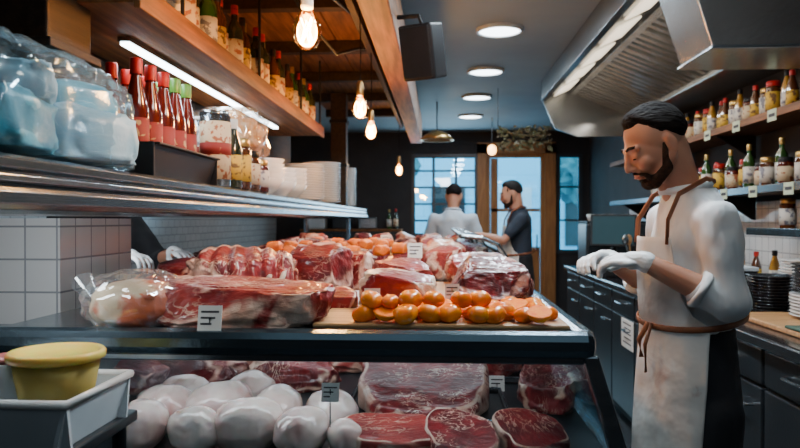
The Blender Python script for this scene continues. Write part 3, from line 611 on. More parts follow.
obj('light_tube',cyl(nb(),(-.9,1.68,1.108),(.2,1.68,1.108),.008),'lamp',t,w=True)
area('case_light',(-.35,1.7,1.1),1.1,.05,1.7,(.9,.95,1),(R(25),0,0))
area('case_light',(-.35,2.3,1.1),1.1,.4,3.2,(.95,.95,1))
t=thing('glass_guard','curved glass guard with steel rim on the far half of the counter','glass guard',(.2,4.6,CT))
b=nb(); prof=[(.315,CT+.009),(.31,CT+.08),(.27,CT+.14),(.2,CT+.17),(.1,CT+.18)]
prism(b,prof+[(x-.004,z-.004) for x,z in prof[::-1]],'y',3.3,5.9); obj('curved_glass',b,'guard',t,w=True)
obj('rim',tube(nb(),[(.1,3.3,CT+.18),(.1,5.9,CT+.18)],.012),'steel',t,w=True)
for y in (3.3,4.6,5.9): obj('hoop',tube(nb(),[(x,y,z) for x,z in prof],.011),'steel',t,w=True)
# ---- boards and tomatoes
tag(obj('cutting_board',box(nb(),-.30,.30,1.63,2.0,0,.012),'wood_light',loc=(0,0,CT+.0005),bev=.005),'light wooden cutting board under the orange tomatoes','cutting board')
tag(obj('cutting_board',box(nb(),-.12,.28,2.06,2.75,0,.012),'wood_light',loc=(0,0,CT+.0005),bev=.005),'light wooden cutting board behind the tomatoes under dark meat','cutting board')
tag(obj('cutting_board',box(nb(),-.55,-.16,2.06,2.6,0,.012),'whitep',loc=(0,0,CT+.0005),bev=.005),'white cutting board under the fatty chunk of meat','cutting board')
BT=CT+.0125
def tomato(r):
    b=nb(); bmesh.ops.create_uvsphere(b,u_segments=24,v_segments=14,radius=1)
    for v in b.verts:
        a=math.atan2(v.co.y,v.co.x); rr=math.hypot(v.co.x,v.co.y)
        k=1+.06*math.cos(5*a)+.06*math.sin(2*a+1); z=v.co.z*.78
        if v.co.z>0: z-=.24*math.exp(-(rr/.28)**2)
        v.co=V((v.co.x*k*r,v.co.y*k*r,(z+.76)*r))
    return b
def half(r): return lathe(nb(),[(0,0),(r*.5,.1*r),(r*.9,.45*r),(r,.8*r),(r*.97,.86*r),(0,.87*r)],20)
ft=None; fh=None; rown=['front','second','third','back','heaped upper']; rt=random.Random(12)
for row,(y,x0_,n,dx,zo) in enumerate([(1.655,-.175,9,.050,0),(1.705,-.185,10,.047,0),(1.76,-.175,9,.051,0),(1.82,-.15,8,.054,0),(1.685,-.165,6,.050,.032),]):
    for i in range(n):
        gap=.02 if i>=4 else 0
        x=x0_+i*dx+gap*.6+rt.uniform(-.010,.010); yy=y+rt.uniform(-.012,.012)
        hf=(row*5+i*3)%7==3 and row<4
        lb='%s orange tomato on the wooden board, %s row, %s from the left'%('halved' if hf else 'whole',rown[row],ORD[i])
        s=rt.uniform(.82,1.18)
        if hf:
            if fh is None:
                fh=thing('tomato_half',lb,'tomato',(x,yy,BT),0,'halved tomatoes'); obj('skin',half(.030),'orange',fh,True)
                obj('cut_face',lathe(nb(),[(0,.0264),(.0285,.0262),(.0285,.0268),(0,.0272)],20),'orange_cut',fh); g=fh
            else: g=dup(fh,(x,yy,BT),rt.uniform(0,6),lb)
            g.rotation_euler=(R(rt.uniform(10,30)),R(rt.uniform(-12,12)),rt.uniform(-.6,.6)); g.location.z=BT+.006
        else:
            if ft is None:
                ft=thing('tomato',lb,'tomato',(x,yy,BT),0,'orange tomatoes'); obj('flesh',tomato(.0262),'orange',ft,True)
                b=nb()
                for k in range(5): 
                    a=k*1.257; cyl(b,(0,0,.0325),(.005*math.cos(a),.005*math.sin(a),.0335),.0014,.0005,6)
                obj('calyx',b,'stem',ft); g=ft
            else: g=dup(ft,(x,yy,BT+zo),rt.uniform(0,6),lb)
            g.rotation_euler.x=rt.uniform(-.35,.35); g.rotation_euler.y=rt.uniform(-.35,.35)
        g.scale=(s,s,s*rt.uniform(.9,1.05))
# ---- meats
def meat(label,px,py,w,h,dep,m,seed,e=.75,amp=.14,z=CT,rz=0,ribs=0,nm='meat_cut',cat='meat',group=None,fr=2.0,cuts=3):
    p=atz(px,py,z); D=p.y+dep/2; s=F/p.y; p=at(px,py,D)
    hw=w/s/2*1.10; hh=h/s
    b=blob((hw,dep/2*1.1,hh/1.45),seed,6 if w>80 else (5 if w>40 else 4),e,amp,fr,cuts=cuts,fine=1)
    if ribs:
        for v in b.verts:
            rr_=abs(math.sin(v.co.x/hw*ribs*1.57+v.co.y*5+.5*noise.noise(v.co*8)))
            if v.co.z>hh*.2: v.co.z+=.011*(rr_-.5)
            if v.co.y<0: v.co.y-=.010*rr_
    par=tag(obj(nm,b,m,loc=(p.x,D,z+.001),smooth=True,rz=rz),label,cat,group)
    if ribs:
        for k in range(ribs):
            x=-hw*.7+1.4*hw*k/(ribs-1)
            bb2=nb(); caps(bb2,(x,-dep*.50,hh*.42),(x+.016,dep*.05,hh*.80),.009,.007,10)
            obj('rib_bone',bb2,'bone',par,True)
    return par
def pricetag(label,px,py,D,s=.045,tilt=0,pick=.012):
    p=at(px,py,D); t=thing('price_tag',label,'price tag',p,tilt)
    obj('card',box(nb(),-s/2,s/2,-.001,.001,0,s*1.05,Matrix.Rotation(R(-12),4,'X')),'paper',t)
    b=nb()
    for k in range(3): box(b,-s*.38,s*.38-.008*k,-.0016,-.001,s*(.75-.25*k),s*(.83-.25*k),Matrix.Rotation(R(-12),4,'X'))
    obj('printed_lines',b,'ink',t)
    obj('pick',cyl(nb(),(0,.002,-pick),(0,.004,.03),.0015,.0015,6),'steel',t); return t
meat('long fatty slab of beef at the front of the counter',242,330,168,46,.20,'m_slab',1,.62,.14,rz=R(4),fr=1.6,cuts=2)
pricetag('white price tag on the long fatty front slab',209,331,1.562,.055,pick=.004)
meat('rib section of beef with bones, behind the long front slab',245,302,105,46,.22,'m_rib',2,.72,.10,rz=R(8),ribs=7,cuts=2)
meat('tall dark beef roast behind the slab, right of the rib section',318,298,68,46,.22,'m_dark',33,.7,.14,rz=R(-10),cuts=4)
meat('dark purple beef lump beside the white board',354,294,42,40,.2,'m_marb',3)
meat('fat topped chunk of beef on the white board',398,313,72,36,.15,'m_fat',4,.65,.10,z=CT+.012,cuts=2)
meat('red chunk resting behind the fat topped chunk',402,296,58,34,.16,'m_pink',31,.7,.16,z=CT+.012)
pricetag('white price tag in front of the fat topped chunk',372,305,1.745,.040,pick=.03)
meat('large dark red beef joint at the right side of the board',486,312,84,46,.24,'m_dark',5,.7,.14,z=BT,rz=R(-6),cuts=4)
pricetag('small white price tag before the large dark joint',452,299,1.76,.036,pick=.035)
meat('pink fatty cut behind the large dark joint',472,285,52,26,.22,'m_pink',6,z=BT)
meat('dark beef lump beside the tiled pillar',182,292,52,28,.24,'m_dark',8)
meat('small red cut between the slab and the board',340,313,34,20,.1,'m_marb',9)
meat('fatty beef strip leaning behind the front slab',180,306,50,24,.12,'m_pink',10)
meat('reddish beef block left of the white board',345,282,40,26,.2,'m_rib',13)
meat('marbled beef block toward the middle of the counter',300,274,45,24,.25,'m_marb',14)
meat('pale pink beef piece between roast and far meats',262,272,40,22,.2,'m_fat',34)
meat('dark block of beef by the worker',218,276,46,24,.25,'m_dark',15)
tag(obj('oven_tray',box(nb(),-1.0,-.55,3.25,3.75,0,.02),'black',loc=(0,0,CT+.0005),bev=.008),'black tray on the counter by the worker','tray')
rnd=random.Random(3); kinds=['m_rib','m_pink','m_dark','m_marb','m_fat','m_pink','m_dark']; an={'m_rib':'veined red','m_pink':'pink','m_dark':'dark red','m_marb':'marbled','m_slab':'fatty pale red','m_fat':'fat topped'}
cnt=0
for ri,y in enumerate([3.02,3.30,3.58,3.88,4.2,4.55,4.9,5.3,5.7]):
    xs_=[-.78,-.58,-.38,-.18,.02,.2] if ri<2 else [-.82,-.63,-.44,-.25,-.06,.13]
    for j,x in enumerate(xs_):
        k=kinds[(ri*2+j*3+ri)%7]; sx=rnd.uniform(.07,.105); sy=rnd.uniform(.09,.13); sz=rnd.uniform(.04,.10)
        zz=CT+(.021 if (ri in(1,2) and x<-.45) else .001)
        tag(obj('meat_cut',blob((sx,sy,sz),50+cnt,4,rnd.uniform(.6,.9),.22,2.6,cuts=cnt%5),k,loc=(x+rnd.uniform(-.02,.02),y,zz),smooth=True,rz=rnd.uniform(-.9,.9)),'%s piece of meat beyond the boards, %s row, %s from the left'%(an[k],ORD[ri],ORD[j]),'meat','meat pieces on the far counter'); cnt+=1
fo=None
for ri,(y,n) in enumerate([(2.92,7),(3.26,7),(3.6,6)]):
    for j in range(n):
        x=-.72+j*.09+rnd.uniform(-.02,.02); z=CT+rnd.uniform(.09,.12) 
        lb='orange vegetable chunk among the meats, %s row, %s from the left'%(ORD[ri],ORD[j])
        if fo is None: fo=tag(obj('vegetable_chunk',blob((.034,.03,.026),90,3,.7,.25),'carrot',loc=(x,y+.05,z),smooth=True),lb,'vegetable','orange chunks among the meats')
        else:
            dup(fo,(x,y+.05+rnd.uniform(-.05,.05),z),rnd.uniform(0,6),lb)
for i,(px,py,D) in enumerate(((332,258,2.9),(415,258,2.9),(300,250,3.8),(445,250,4.0),(385,244,4.8))):
    pricetag('small white price tag among the far meats, %s from near end'%ORD[i],px,py,D,.06,pick=.06)
p=atz(116,333,CT)
t=thing('wrapped_package','clear film dome over pale and orange prepared food at the counter corner','package',(p.x-.01,p.y+.13,CT+.001))
b=blob((.12,.11,.075),41,5,.8,.1,2)
for v in b.verts: v.co+=V((noise.noise(v.co*30),noise.noise(v.co*30+V((5,5,5))),noise.noise(v.co*30+V((9,2,1)))))*.005
obj('film',b,'plastic',t,True)
obj('food',blob((.103,.095,.062),42,4,.85,.1,2),mat('pale_food',(.66,.50,.32),.4,0,(.60,.12,.03),9,.4,30,fac=(.48,.56)),t,True)
for k,(x,y) in enumerate([(-.05,-.05),(.045,-.06),(.0,0)]): obj('garnish',blob((.03,.018,.012),60+k,3),['stem','carrot','carrot'][k],t,True,loc=(x,y,.065+.02*(k==2)))
obj('twist',cyl(nb(),(-.105,0,.06),(-.15,.03,.10),.012,.03,10,False),'plastic',t,True)
# ---- inside case
DK=.861
def inside(label,px,D,w,dep,h,m,seed,nm='meat_cut',cat='meat',e=.75,amp=.12,z=DK,rz=0,group=None,cuts=3,fr=2.2):
    x=at(px,300,D).x; k=1.1 if cuts else 1
    return tag(obj(nm,blob((w/2*k,dep/2*k,h/1.5),seed,5 if w>.1 else 4,e,amp,fr,cuts=cuts),m,loc=(x,D,z),smooth=True,rz=rz),label,cat,group)
for i,(px,D,s,lb) in enumerate([(140,1.70,.13,'front row, leftmost'),(195,1.69,.12,'front row, second from the left'),(248,1.71,.14,'front row, third from the left'),(302,1.70,.12,'front row, fourth from the left'),(345,1.70,.085,'front row, rightmost'),(165,1.85,.135,'back row, leftmost'),(220,1.87,.145,'back row, second from the left'),(278,1.86,.135,'back row, third from the left'),(332,1.88,.12,'back row, rightmost'),(185,2.03,.12,'rear row, left one'),(250,2.05,.13,'rear row, right one')]):
    inside('pale pink poultry piece in the case, %s'%lb,px,D,s,s*1.3,s*.72,'pale',70+i,'poultry_piece','poultry',.95,.09,rz=i*.9,group='pale poultry pieces in the case',cuts=0,fr=1.1)
inside('dark red meat at the back left inside the case',205,2.34,.30,.24,.12,'m_dark',80)
inside('marbled red meat inside the case behind the poultry',297,2.34,.28,.24,.11,'m_rib',81)
inside('red beef in the far left of the case',140,2.28,.2,.24,.11,'m_dark',88)
inside('pink beef block at the rear of the case',345,2.62,.24,.2,.09,'m_pink',89)
inside('dark beef block at the rear left of the case',220,2.72,.4,.2,.1,'m_marb',94)
def tray(label,px,D,w,dep,m='black'):
    x=at(px,300,D).x; t=thing('meat_tray',label,'tray',(x,D,DK)); b=nb(); box(b,-w/2,w/2,-dep/2,dep/2,0,.008)
    for a in ((-w/2,-w/2+.008,-dep/2,dep/2),(w/2-.008,w/2,-dep/2,dep/2),(-w/2,w/2,-dep/2,-dep/2+.008),(-w/2,w/2,dep/2-.008,dep/2)): box(b,*a,0,.022)
    obj('pan',b,m,t,bev=.002); obj('rim',tube(nb(),[(-w/2,-dep/2,.022),(w/2,-dep/2,.022),(w/2,dep/2,.022),(-w/2,dep/2,.022)],.004,6,closed=True),'steel',t); return t
tray('black steel rimmed tray under the big marbled steak',427,2.06,.46,.36)
def steak(w,dep,h,seed,tiltf=.10,el=.05):
    b=nb(); bmesh.ops.create_icosphere(b,subdivisions=6,radius=1); ly=b.verts.layers.float.new('cut'); off=V((seed*2.3,seed,0))
    for v in b.verts:
        d=v.co.copy(); a=math.atan2(d.y,d.x); rad=1+.20*noise.noise(V((math.cos(a)*1.6,math.sin(a)*1.6,seed)))+el*math.cos(2*a+seed)
        q=V((math.copysign(abs(d.x)**.8,d.x)*rad,math.copysign(abs(d.y)**.8,d.y)*rad,math.copysign(abs(d.z)**.55,d.z)))
        top=max(0,min(1,(d.z-.28)/.20)); zz=min(q.z,.62)+.08*noise.noise(d*3+off)
        v[ly]=top
        zz=max(zz,-.62)
        v.co=V((q.x*w/2,q.y*dep/2,(zz+.62)*h/1.24+ (q.y+1)*tiltf*.5*dep*(1 if zz>0 else 0)))
    return b
x=at(424,300,2.06).x
tag(obj('beef_steak',steak(.41,.31,.045,3,.34),'m_marb',loc=(x,2.06,DK+.009),smooth=True),'big flat marbled steak with fat rim on the black tray in the case','meat')
tray('steel tray of minced meat at the back of the case',480,2.55,.34,.3,'steel')
inside('minced meat mound on the steel tray in the case',480,2.55,.30,.26,.085,'ground',83,nm='minced_meat',z=DK+.009,cuts=0)
for k,(px,D,w_,m_,lb) in enumerate(((392,1.715,.20,'m_pink','left one'),(460,1.70,.20,'m_marb','middle one'),(530,1.715,.18,'m_rib','right one'))):
    x=at(px,300,D).x; tag(obj('beef_steak',steak(w_,.14,.028,7+k,.35,.16),m_,loc=(x,D,DK+.001*k),smooth=True,rz=[.2,-.25,.3][k]),'flat red steak at the front glass of the case, %s'%lb,'meat')
inside('red joint inside the case by the side glass',545,2.15,.16,.3,.11,'m_rib',87)
pricetag('white price tag between poultry and steak inside the case',330,402,1.64,.042,pick=.06); pricetag('white price tag in front of the minced meat in the case',497,392,2.3,.05)
# ---- foreground tray and yellow tub
TZ=1.0
t=thing('side_table','small steel side table in front of the counter at lower left','table',(-.88,1.3,0))
obj('table_top',box(nb(),-1.12,-.67,1.14,1.52,TZ-.025,TZ),'steel_dark',t,w=True,bev=.005)
for x in (-1.09,-.70):
    for y in (1.17,1.49): obj('leg',cyl(nb(),(x,y,0),(x,y,TZ-.025),.015),'steel_dark',t,w=True)
t=thing('white_crate','white plastic crate holding food tubs at lower left','crate',(-.86,1.34,TZ+.001))
b=nb(); w,dp=.195,.13
box(b,-w+.02,w-.02,-dp+.015,dp-.015,0,.008)
for sx in(1,-1): prism(b,[(sx*(w-.02),0),(sx*(w-.028),0),(sx*(w-.008),.085),(sx*w,.085)],'y',-dp,dp)
for sy in(1,-1): prism(b,[(sy*(dp-.015),0),(sy*(dp-.023),0),(sy*(dp-.008),.085),(sy*dp,.085)],'x',-w,w)
obj('tub_body',b,'whitep',t)
obj('rim',tube(nb(),[(-w,-dp,.088),(w,-dp,.088),(w,dp,.088),(-w,dp,.088)],.009,8,closed=True),'white',t,True)
p=at(54,370,1.33)
tag(obj('food_box',lathe(nb(),[(0,0),(.066,0),(.07,.006),(.07,.054),(.066,.058),(0,.058)],28),'whitep',loc=(p.x,1.34,TZ+.0095),smooth=True),'round white food box under the yellow tub','box')
t=thing('food_tub','shallow round tub with translucent yellow lid in the white crate','tub',(p.x,1.34,TZ+.068))
obj('tub_wall',lathe(nb(),[(0,0),(.062,0),(.068,.006),(.081,.080),(.077,.080),(.062,.010),(0,.008)],32),'yellowt',t,True)
obj('contents',lathe(nb(),[(0,.009),(.060,.010),(.071,.056),(.05,.062),(0,.064)],28),mat('cream_food',(.80,.66,.30),.5,0,(.72,.56,.2),20),t,True)
obj('lid',lathe(nb(),[(.082,.076),(.090,.080),(.091,.091),(.086,.096),(.078,.093),(.073,.086),(0,.086)],36),'yellow',t,True)
p=at(-14,375,1.28)
t=thing('food_tub','pale tub of pink sauce at the extreme lower left','tub',(p.x,1.36,TZ+.0095))
obj('tub_wall',lathe(nb(),[(0,0),(.055,0),(.062,.13),(.058,.13),(0,.11)],24),'whitep',t,True)
obj('sauce',lathe(nb(),[(0,.131),(.056,.13),(.056,.136),(0,.14)],24),mat('pink_sauce',(.45,.12,.1),.4),t,True)
# ================= BACK OF SHOP
t=thing('back_cabinet','dark low cabinet against the far wall left of the windows','cabinet',(-1.4,10.7,0))
obj('body',box(nb(),-2.1,-.6,10.5,10.98,0,1.25),'cab',t,w=True,bev=.01); obj('top_board',box(nb(),-2.12,-.58,10.48,10.98,1.25,1.28),'wood',t,w=True,bev=.005)
for k in range(3): obj('door',box(nb(),-2.06+k*.49,-1.62+k*.49,10.48,10.5,.06,1.2),'cab',t,w=True,bev=.005)
for i,(x,h,m_) in enumerate(((-1.9,.22,'whitep'),(-1.5,.3,'cab'),(-1.1,.18,'steel'))):
    tag(obj('appliance',box(nb(),-.14,.14,-.14,.14,0,h),m_,loc=(x,10.75,1.2805),bev=.02),'%s appliance on the far cabinet'%['pale','dark','steel'][i],'appliance')
for i,x in enumerate((-.78,-.68)): putb(['wine_green','wine_dark'][i],'%s standing on the far cabinet near the window'%cd[['wine_green','wine_dark'][i]],(x,10.75,1.2805),None)
p=at(437,140,8.2)
t=thing('dome_pendant','brass dome pendant lamp far down the shop','lamp',(p.x,8.2,2.35))
obj('shade',lathe(nb(),[(.02,.12),(.06,.11),(.15,.06),(.2,0),(.195,0),(.14,.055),(.05,.1),(0,.105)],28),'brass',t,True); obj('rod',cyl(nb(),(0,0,.12),(0,0,.45),.008),'black',t)
p=at(492,150,9.5)
t=thing('small_pendant','small warm glowing pendant before the wooden door','lamp',(p.x,9.5,p.z))
obj('glass_bulb',ell(nb(),(0,0,0),(.06,.06,.07)),'bulb',t,True); obj('cord',cyl(nb(),(0,0,.06),(0,0,2.8-p.z),.006),'black',t)
p=at(522,140,7.4)
t=thing('hanging_garland','dried herb garland hanging below the ceiling by the hood','garland',(p.x,7.4,2.1))
obj('stem_rope',tube(nb(),[(-.25,0,.3),(-.1,0,.22),(.1,0,.2),(.3,0,.28)],.01),'leaf',t)
for x in (-.25,.3): obj('hook_line',cyl(nb(),(x,0,.3 if x<0 else .28),(x,0,.7),.004),'black',t)
b=nb(); rr=random.Random(4)
for k in range(240):
    c=V((rr.uniform(-.26,.3),rr.uniform(-.05,.05),rr.uniform(.05,.3))); m_=Matrix.Translation(c)@Euler((rr.uniform(0,6),rr.uniform(0,6),rr.uniform(0,6))).to_matrix().to_4x4()
    vs=[b.verts.new(m_@V(q_)) for q_ in ((0,-.03,0),(.013,0,.004),(0,.03,0),(-.013,0,.004))]; b.faces.new(vs)
g=obj('leaves',b,'leaf',t); g['kind']='stuff'
# ================= PEOPLE
def handgeo(bm,W,dirv,up,side,inf=0,curl=(22,60,85)):
    f=V(dirv).normalized(); Y=-f; Z=(V(up)-f*V(up).dot(f)).normalized(); X=Y.cross(Z)
    m=Matrix((X,Y,Z)).transposed().to_4x4(); m.translation=W
    T=lambda x,y,z:m@V((x*side,y,z))
    rot=m.to_3x3().to_4x4()
    ell(bm,T(0,-.048,0),(.038+inf,.050+inf,.0155+inf),rot)
    caps(bm,T(0,.01,0),T(0,-.03,0),.025+inf,.025+inf,10)
    for x,l in ((.030,.068),(.010,.078),(-.010,.072),(-.030,.057)):
        p=V((x,-.080,.002)); 
        caps(bm,T(x*.9,-.05,.002),T(*p),.0100+inf,.0092+inf,8)
        for j,(fr,an_) in enumerate(zip((.44,.31,.25),curl)):
            a=R(an_); q=p+V((x*.05,-math.cos(a),-math.sin(a)))*l*fr
            caps(bm,T(*p),T(*q),.0087-.0008*j+inf,.0080-.0008*j+inf,8); p=q
    p=V((.03,-.02,-.004)); q=V((.053,-.050,-.018)); r_=V((.050,-.080,-.034)); s=V((.038,-.100,-.04))
    caps(bm,T(*p),T(*q),.015+inf,.0112+inf,8); caps(bm,T(*q),T(*r_),.0112+inf,.0095+inf,8); caps(bm,T(*r_),T(*s),.0095+inf,.008+inf,8)
def remesh(o,vx,it=3):
    r=o.modifiers.new('r','REMESH'); r.mode='VOXEL'; r.voxel_size=vx; r.use_smooth_shade=True
    s=o.modifiers.new('s','SMOOTH'); s.factor=.5; s.iterations=it
def person(label,loc,rz,arms,pitch=25,yaw=0,headc=(0,-.1,1.66),shirt='shirt',sleeve=.3,apron=None,gloves=False,beard=True,hair='hair',vx=.0045,legs='trouser',name='person',scale=1,nearvx=.008,folds=.02,cuff=False):
    hm=Matrix.Translation(headc)@Matrix.Rotation(R(yaw),4,'Z')@Matrix.Rotation(R(pitch),4,'X')
    H=lambda x,y,z:hm@V((x,y,z)); hr=hm.to_3x3().to_4x4()
    b=nb()
    ell(b,H(0,.014,.03),(.073,.092,.086),hr,32,22)
    ell(b,H(0,-.026,-.012),(.061,.068,.088),hr,32,22)
    ell(b,H(0,-.044,-.078),(.038,.040,.032),hr,20,14)
    for s in(1,-1):
        caps(b,H(s*.056,.0,-.04),H(s*.028,-.052,-.086),.022,.022)
        ell(b,H(s*.034,-.064,-.026),(.026,.026,.024),hr)
        caps(b,H(s*.012,-.086,.024),H(s*.044,-.072,.024),.009,.0085,10)
        ell(b,H(s*.030,-.079,.004),(.0165,.0125,.0135),hr)
        ell(b,H(s*.077,.012,-.008),(.009,.018,.032),hr@Matrix.Rotation(R(-s*20),4,'Z'))
        ell(b,H(s*.070,.010,-.014),(.012,.014,.020),hr)
        ell(b,H(s*.011,-.098,-.031),(.0075,.009,.0065),hr)
    caps(b,H(0,-.084,.022),H(0,-.109,-.020),.0090,.0100,12)
    ell(b,H(0,-.109,-.027),(.0105,.0115,.0090),hr)
    ell(b,H(0,-.088,-.044),(.020,.010,.012),hr)
    ell(b,H(0,-.092,-.053),(.021,.010,.0065),hr); ell(b,H(0,-.089,-.063),(.018,.010,.0070),hr)
    caps(b,(0,.005,1.42),H(0,.03,-.03),.055,.058)
    caps(b,(0,-.01,1.45),H(0,.005,-.05),.050,.052)
    loft(b,[(0,.0,.88,.12,.085),(0,0,1.1,.115,.08),(0,-.0,1.3,.115,.08),(0,.0,1.42,.10,.07),(0,.0,1.5,.055,.05)])
    for A in arms:
        S,E,W=V(A['S']),V(A['E']),V(A['W']); 
        caps(b,S,E,.038,.034); caps(b,E,E.lerp(W,.35),.035,.038); caps(b,E.lerp(W,.35),W,.038,.026)
        caps(b,V((0,0,1.40)),S,.05,.038)
        handgeo(b,W,A['dir'],A.get('up',(0,0,1)),A['thumb'])
    for s in(1,-1):
        caps(b,(s*.09,0,.9),(s*.1,-.01,.5),.07,.050); caps(b,(s*.1,-.01,.5),(s*.1,.02,.1),.048,.036); caps(b,(s*.1,.03,.06),(s*.11,-.1,.035),.03,.025)
    root=obj(name,b,'skin',loc=loc,rz=R(rz)); remesh(root,vx,5); tag(root,label,'person'); root.scale=(scale,)*3
    b=nb(); bmesh.ops.create_uvsphere(b,u_segments=96,v_segments=64,radius=1)
    for v in b.verts:
        d=v.co.copy(); 
        line=-.02 if abs(d.y)<.35 else (.55 if d.y<-.35 else -.5)
        if d.y<-.1 and d.y>-.6: line=-.02+(.57)*min(1,(-.1-d.y)/.4)
        if d.y>0 : line=-.02-.55*min(1,d.y/.5)
        line+=.05*noise.noise(d*7)
        t_=max(0,min(1,(d.z-line)/.30)); t_=t_*t_*(3-2*t_); k=.905+.095*t_
        th=1+t_*(.015*noise.noise(d*10)+.022*noise.noise(V((d.x*38,d.y*7,d.z*20)))+ .03*max(0,d.z) + .07*max(0,min(1,(-d.y-.1)/.3))*max(0,min(1,(d.z-.5)/.2)))
        v.co=H(*(V((0,.014,.03))+V((d.x*.0795,d.y*.099,d.z*.0925))*k*th))
    obj('hair',b,hair,root,True)
    if beard:
        b=nb()
        for s in(1,-1):
            caps(b,H(s*.068,-.002,.0),H(s*.058,-.026,-.068),.0065,.016); caps(b,H(s*.058,-.026,-.068),H(s*.022,-.066,-.092),.017,.021)
            caps(b,H(s*.004,-.0985,-.044),H(s*.030,-.082,-.058),.0055,.0055,8); caps(b,H(s*.03,-.082,-.058),H(s*.03,-.07,-.085),.007,.013,8)
        ell(b,H(0,-.072,-.089),(.028,.024,.023),hr)
        o=obj('beard',b,'beard',root); remesh(o,.0035,3)
    for s in(1,-1):
        obj('eye',ell(nb(),H(s*.030,-.0880,-.0030),(.0095,.0050,.0026),hr),'iris',root,True)
        obj('eyebrow',tube(nb(),[H(s*.013,-.0915,.028),H(s*.028,-.0870,.033),H(s*.045,-.0765,.029)],.0042,8),'beard',root,True)
    obj('mouth',ell(nb(),H(0,-.0985,-.0580),(.017,.0045,.0040),hr),'lip',root,True)
    b=nb(); loft(b,[(0,.005,.90,.158,.112),(0,.0,1.0,.152,.110),(0,-.0,1.12,.146,.108),(0,0,1.25,.152,.112),(0,.004,1.36,.156,.110),(0,.01,1.43,.142,.098),(0,.005,1.475,.110,.086),(0,-.004,1.515,.076,.074)])
    for A in arms:
        S,E,W=V(A['S']),V(A['E']),V(A['W'])
        caps(b,V((S.x*.6,.01,1.405)),S,.074,.058)
        if sleeve>=0: caps(b,S,E,.060,.054); caps(b,E,E.lerp(W,sleeve+(.2 if cuff else 0)),.055,.050); 
        else: caps(b,S,S.lerp(E,.65),.060,.054)
    o=obj('shirt',b,shirt,root); remesh(o,nearvx,5)
    tx=bpy.data.textures.new('folds','CLOUDS'); tx.noise_scale=.10; tx.noise_depth=1
    dm=o.modifiers.new('d','DISPLACE'); dm.texture=tx; dm.strength=folds; dm.mid_level=.5; dm.texture_coords='LOCAL'
    if cuff:
        for A in arms:
            E,W=V(A['E']),V(A['W']); c=E.lerp(W,sleeve+.26); ax=(W-E).normalized(); q=ax.to_track_quat('Z','Y')
            obj('rolled_cuff',tube(nb(),[c+q@V((.046*math.cos(a*math.pi/12),.046*math.sin(a*math.pi/12),0)) for a in range(24)],.010,10,1.5,closed=True),shirt,root,True)
    pts=[(.071*math.cos(a*math.pi/8),.066*math.sin(a*math.pi/8)-.014,1.516+.012*math.sin(a*math.pi/8)) for a in range(16)]
    obj('collar',tube(nb(),pts,.012,8,closed=True),shirt,root,True)
    b=nb(); loft(b,[(0,.005,.78,.165,.130),(0,.005,.9,.165,.132),(0,0,1.02,.156,.124),(0,0,1.11,.150,.118)])
    for s in(1,-1): caps(b,(s*.088,.01,.86),(s*.1,.0,.5),.100,.075); caps(b,(s*.1,.0,.5),(s*.1,.02,.13),.075,.055)
    o=obj('trousers',b,legs,root); remesh(o,.012,2)
    for s in(1,-1):
        b=nb(); ell(b,(s*.105,-.06,.045),(.048,.14,.045)); ell(b,(s*.1,.02,.07),(.045,.055,.06)); 
        for v in b.verts: v.co.z=max(v.co.z,.002)
        obj('shoe',b,'black',root,True)
    if gloves:
        for A in arms:
            b=nb(); handgeo(b,V(A['W']),A['dir'],A.get('up',(0,0,1)),A['thumb'],.0014)
            W=V(A['W']); E=V(A['E']); caps(b,W,W.lerp(E,.05),.028,.031,12)
            o=obj('glove',b,'glove',root); remesh(o,.0028,1)
    if apron:
        b=nb(); rows=[]; prof=[(1.37,38,.174,.140),(1.30,44,.172,.144),(1.2,52,.168,.140),(1.15,62,.168,.138),(1.12,80,.168,.134),(1.05,78,.172,.138),(.95,76,.180,.145),(.8,72,.184,.155),(.65,70,.188,.162),(.5,70,.193,.170),(.42,70,.198,.176)]
        zs=[]
        for (z0,a0,x0,y0),(z1,a1,x1,y1) in zip(prof,prof[1:]):
            for k in range(5): u=k/5; zs.append((z0+(z1-z0)*u,a0+(a1-a0)*u,x0+(x1-x0)*u,y0+(y1-y0)*u))
        zs.append(prof[-1])
        for z,a,rx,ry in zs:
            row=[]
            for k in range(61):
                th=R(a)*(k/30-1); f=1+(.030*math.sin(th*7+z*3)+.016*math.sin(th*15+z*5)+.03*noise.noise(V((th*3,z*7,0))))*min(1,max(0.3,(1.15-z)*3))
                row.append(b.verts.new((rx*f*math.sin(th),-ry*f*math.cos(th),z)))
            rows.append(row)
        for A_,B_ in zip(rows,rows[1:]):
            for k in range(60): b.faces.new([A_[k],A_[k+1],B_[k+1],B_[k]])
        o=obj('apron',b,apron,root,True); sm=o.modifiers.new('s','SOLIDIFY'); sm.thickness=.004
        for s in(1,-1):
            obj('neck_strap',tube(nb(),[(s*.106,-.120,1.35),(s*.104,-.116,1.42),(s*.088,-.076,1.495),(s*.078,.01,1.540),(s*.03,.062,1.535)],.008,8,.35),'leather',root,True)
        pts=[(.178*math.sin(a*math.pi/16),-.148*math.cos(a*math.pi/16)+.002,1.135+.025*math.cos(a*math.pi/16+2.6)) for a in range(32)]
        obj('waist_tie',tube(nb(),pts,.009,8,.4,closed=True),'leather',root,True)
        obj('tie_end',tube(nb(),[(.06,-.145,1.12),(.075,-.17,1.06),(.07,-.165,.98)],.008,8,.4),'leather',root,True)
        obj('tie_end',tube(nb(),[(.05,-.15,1.12),(.045,-.175,1.07),(.05,-.17,1.02)],.008,8,.4),'leather',root,True)
    return root
p=at(690,224,2.15)
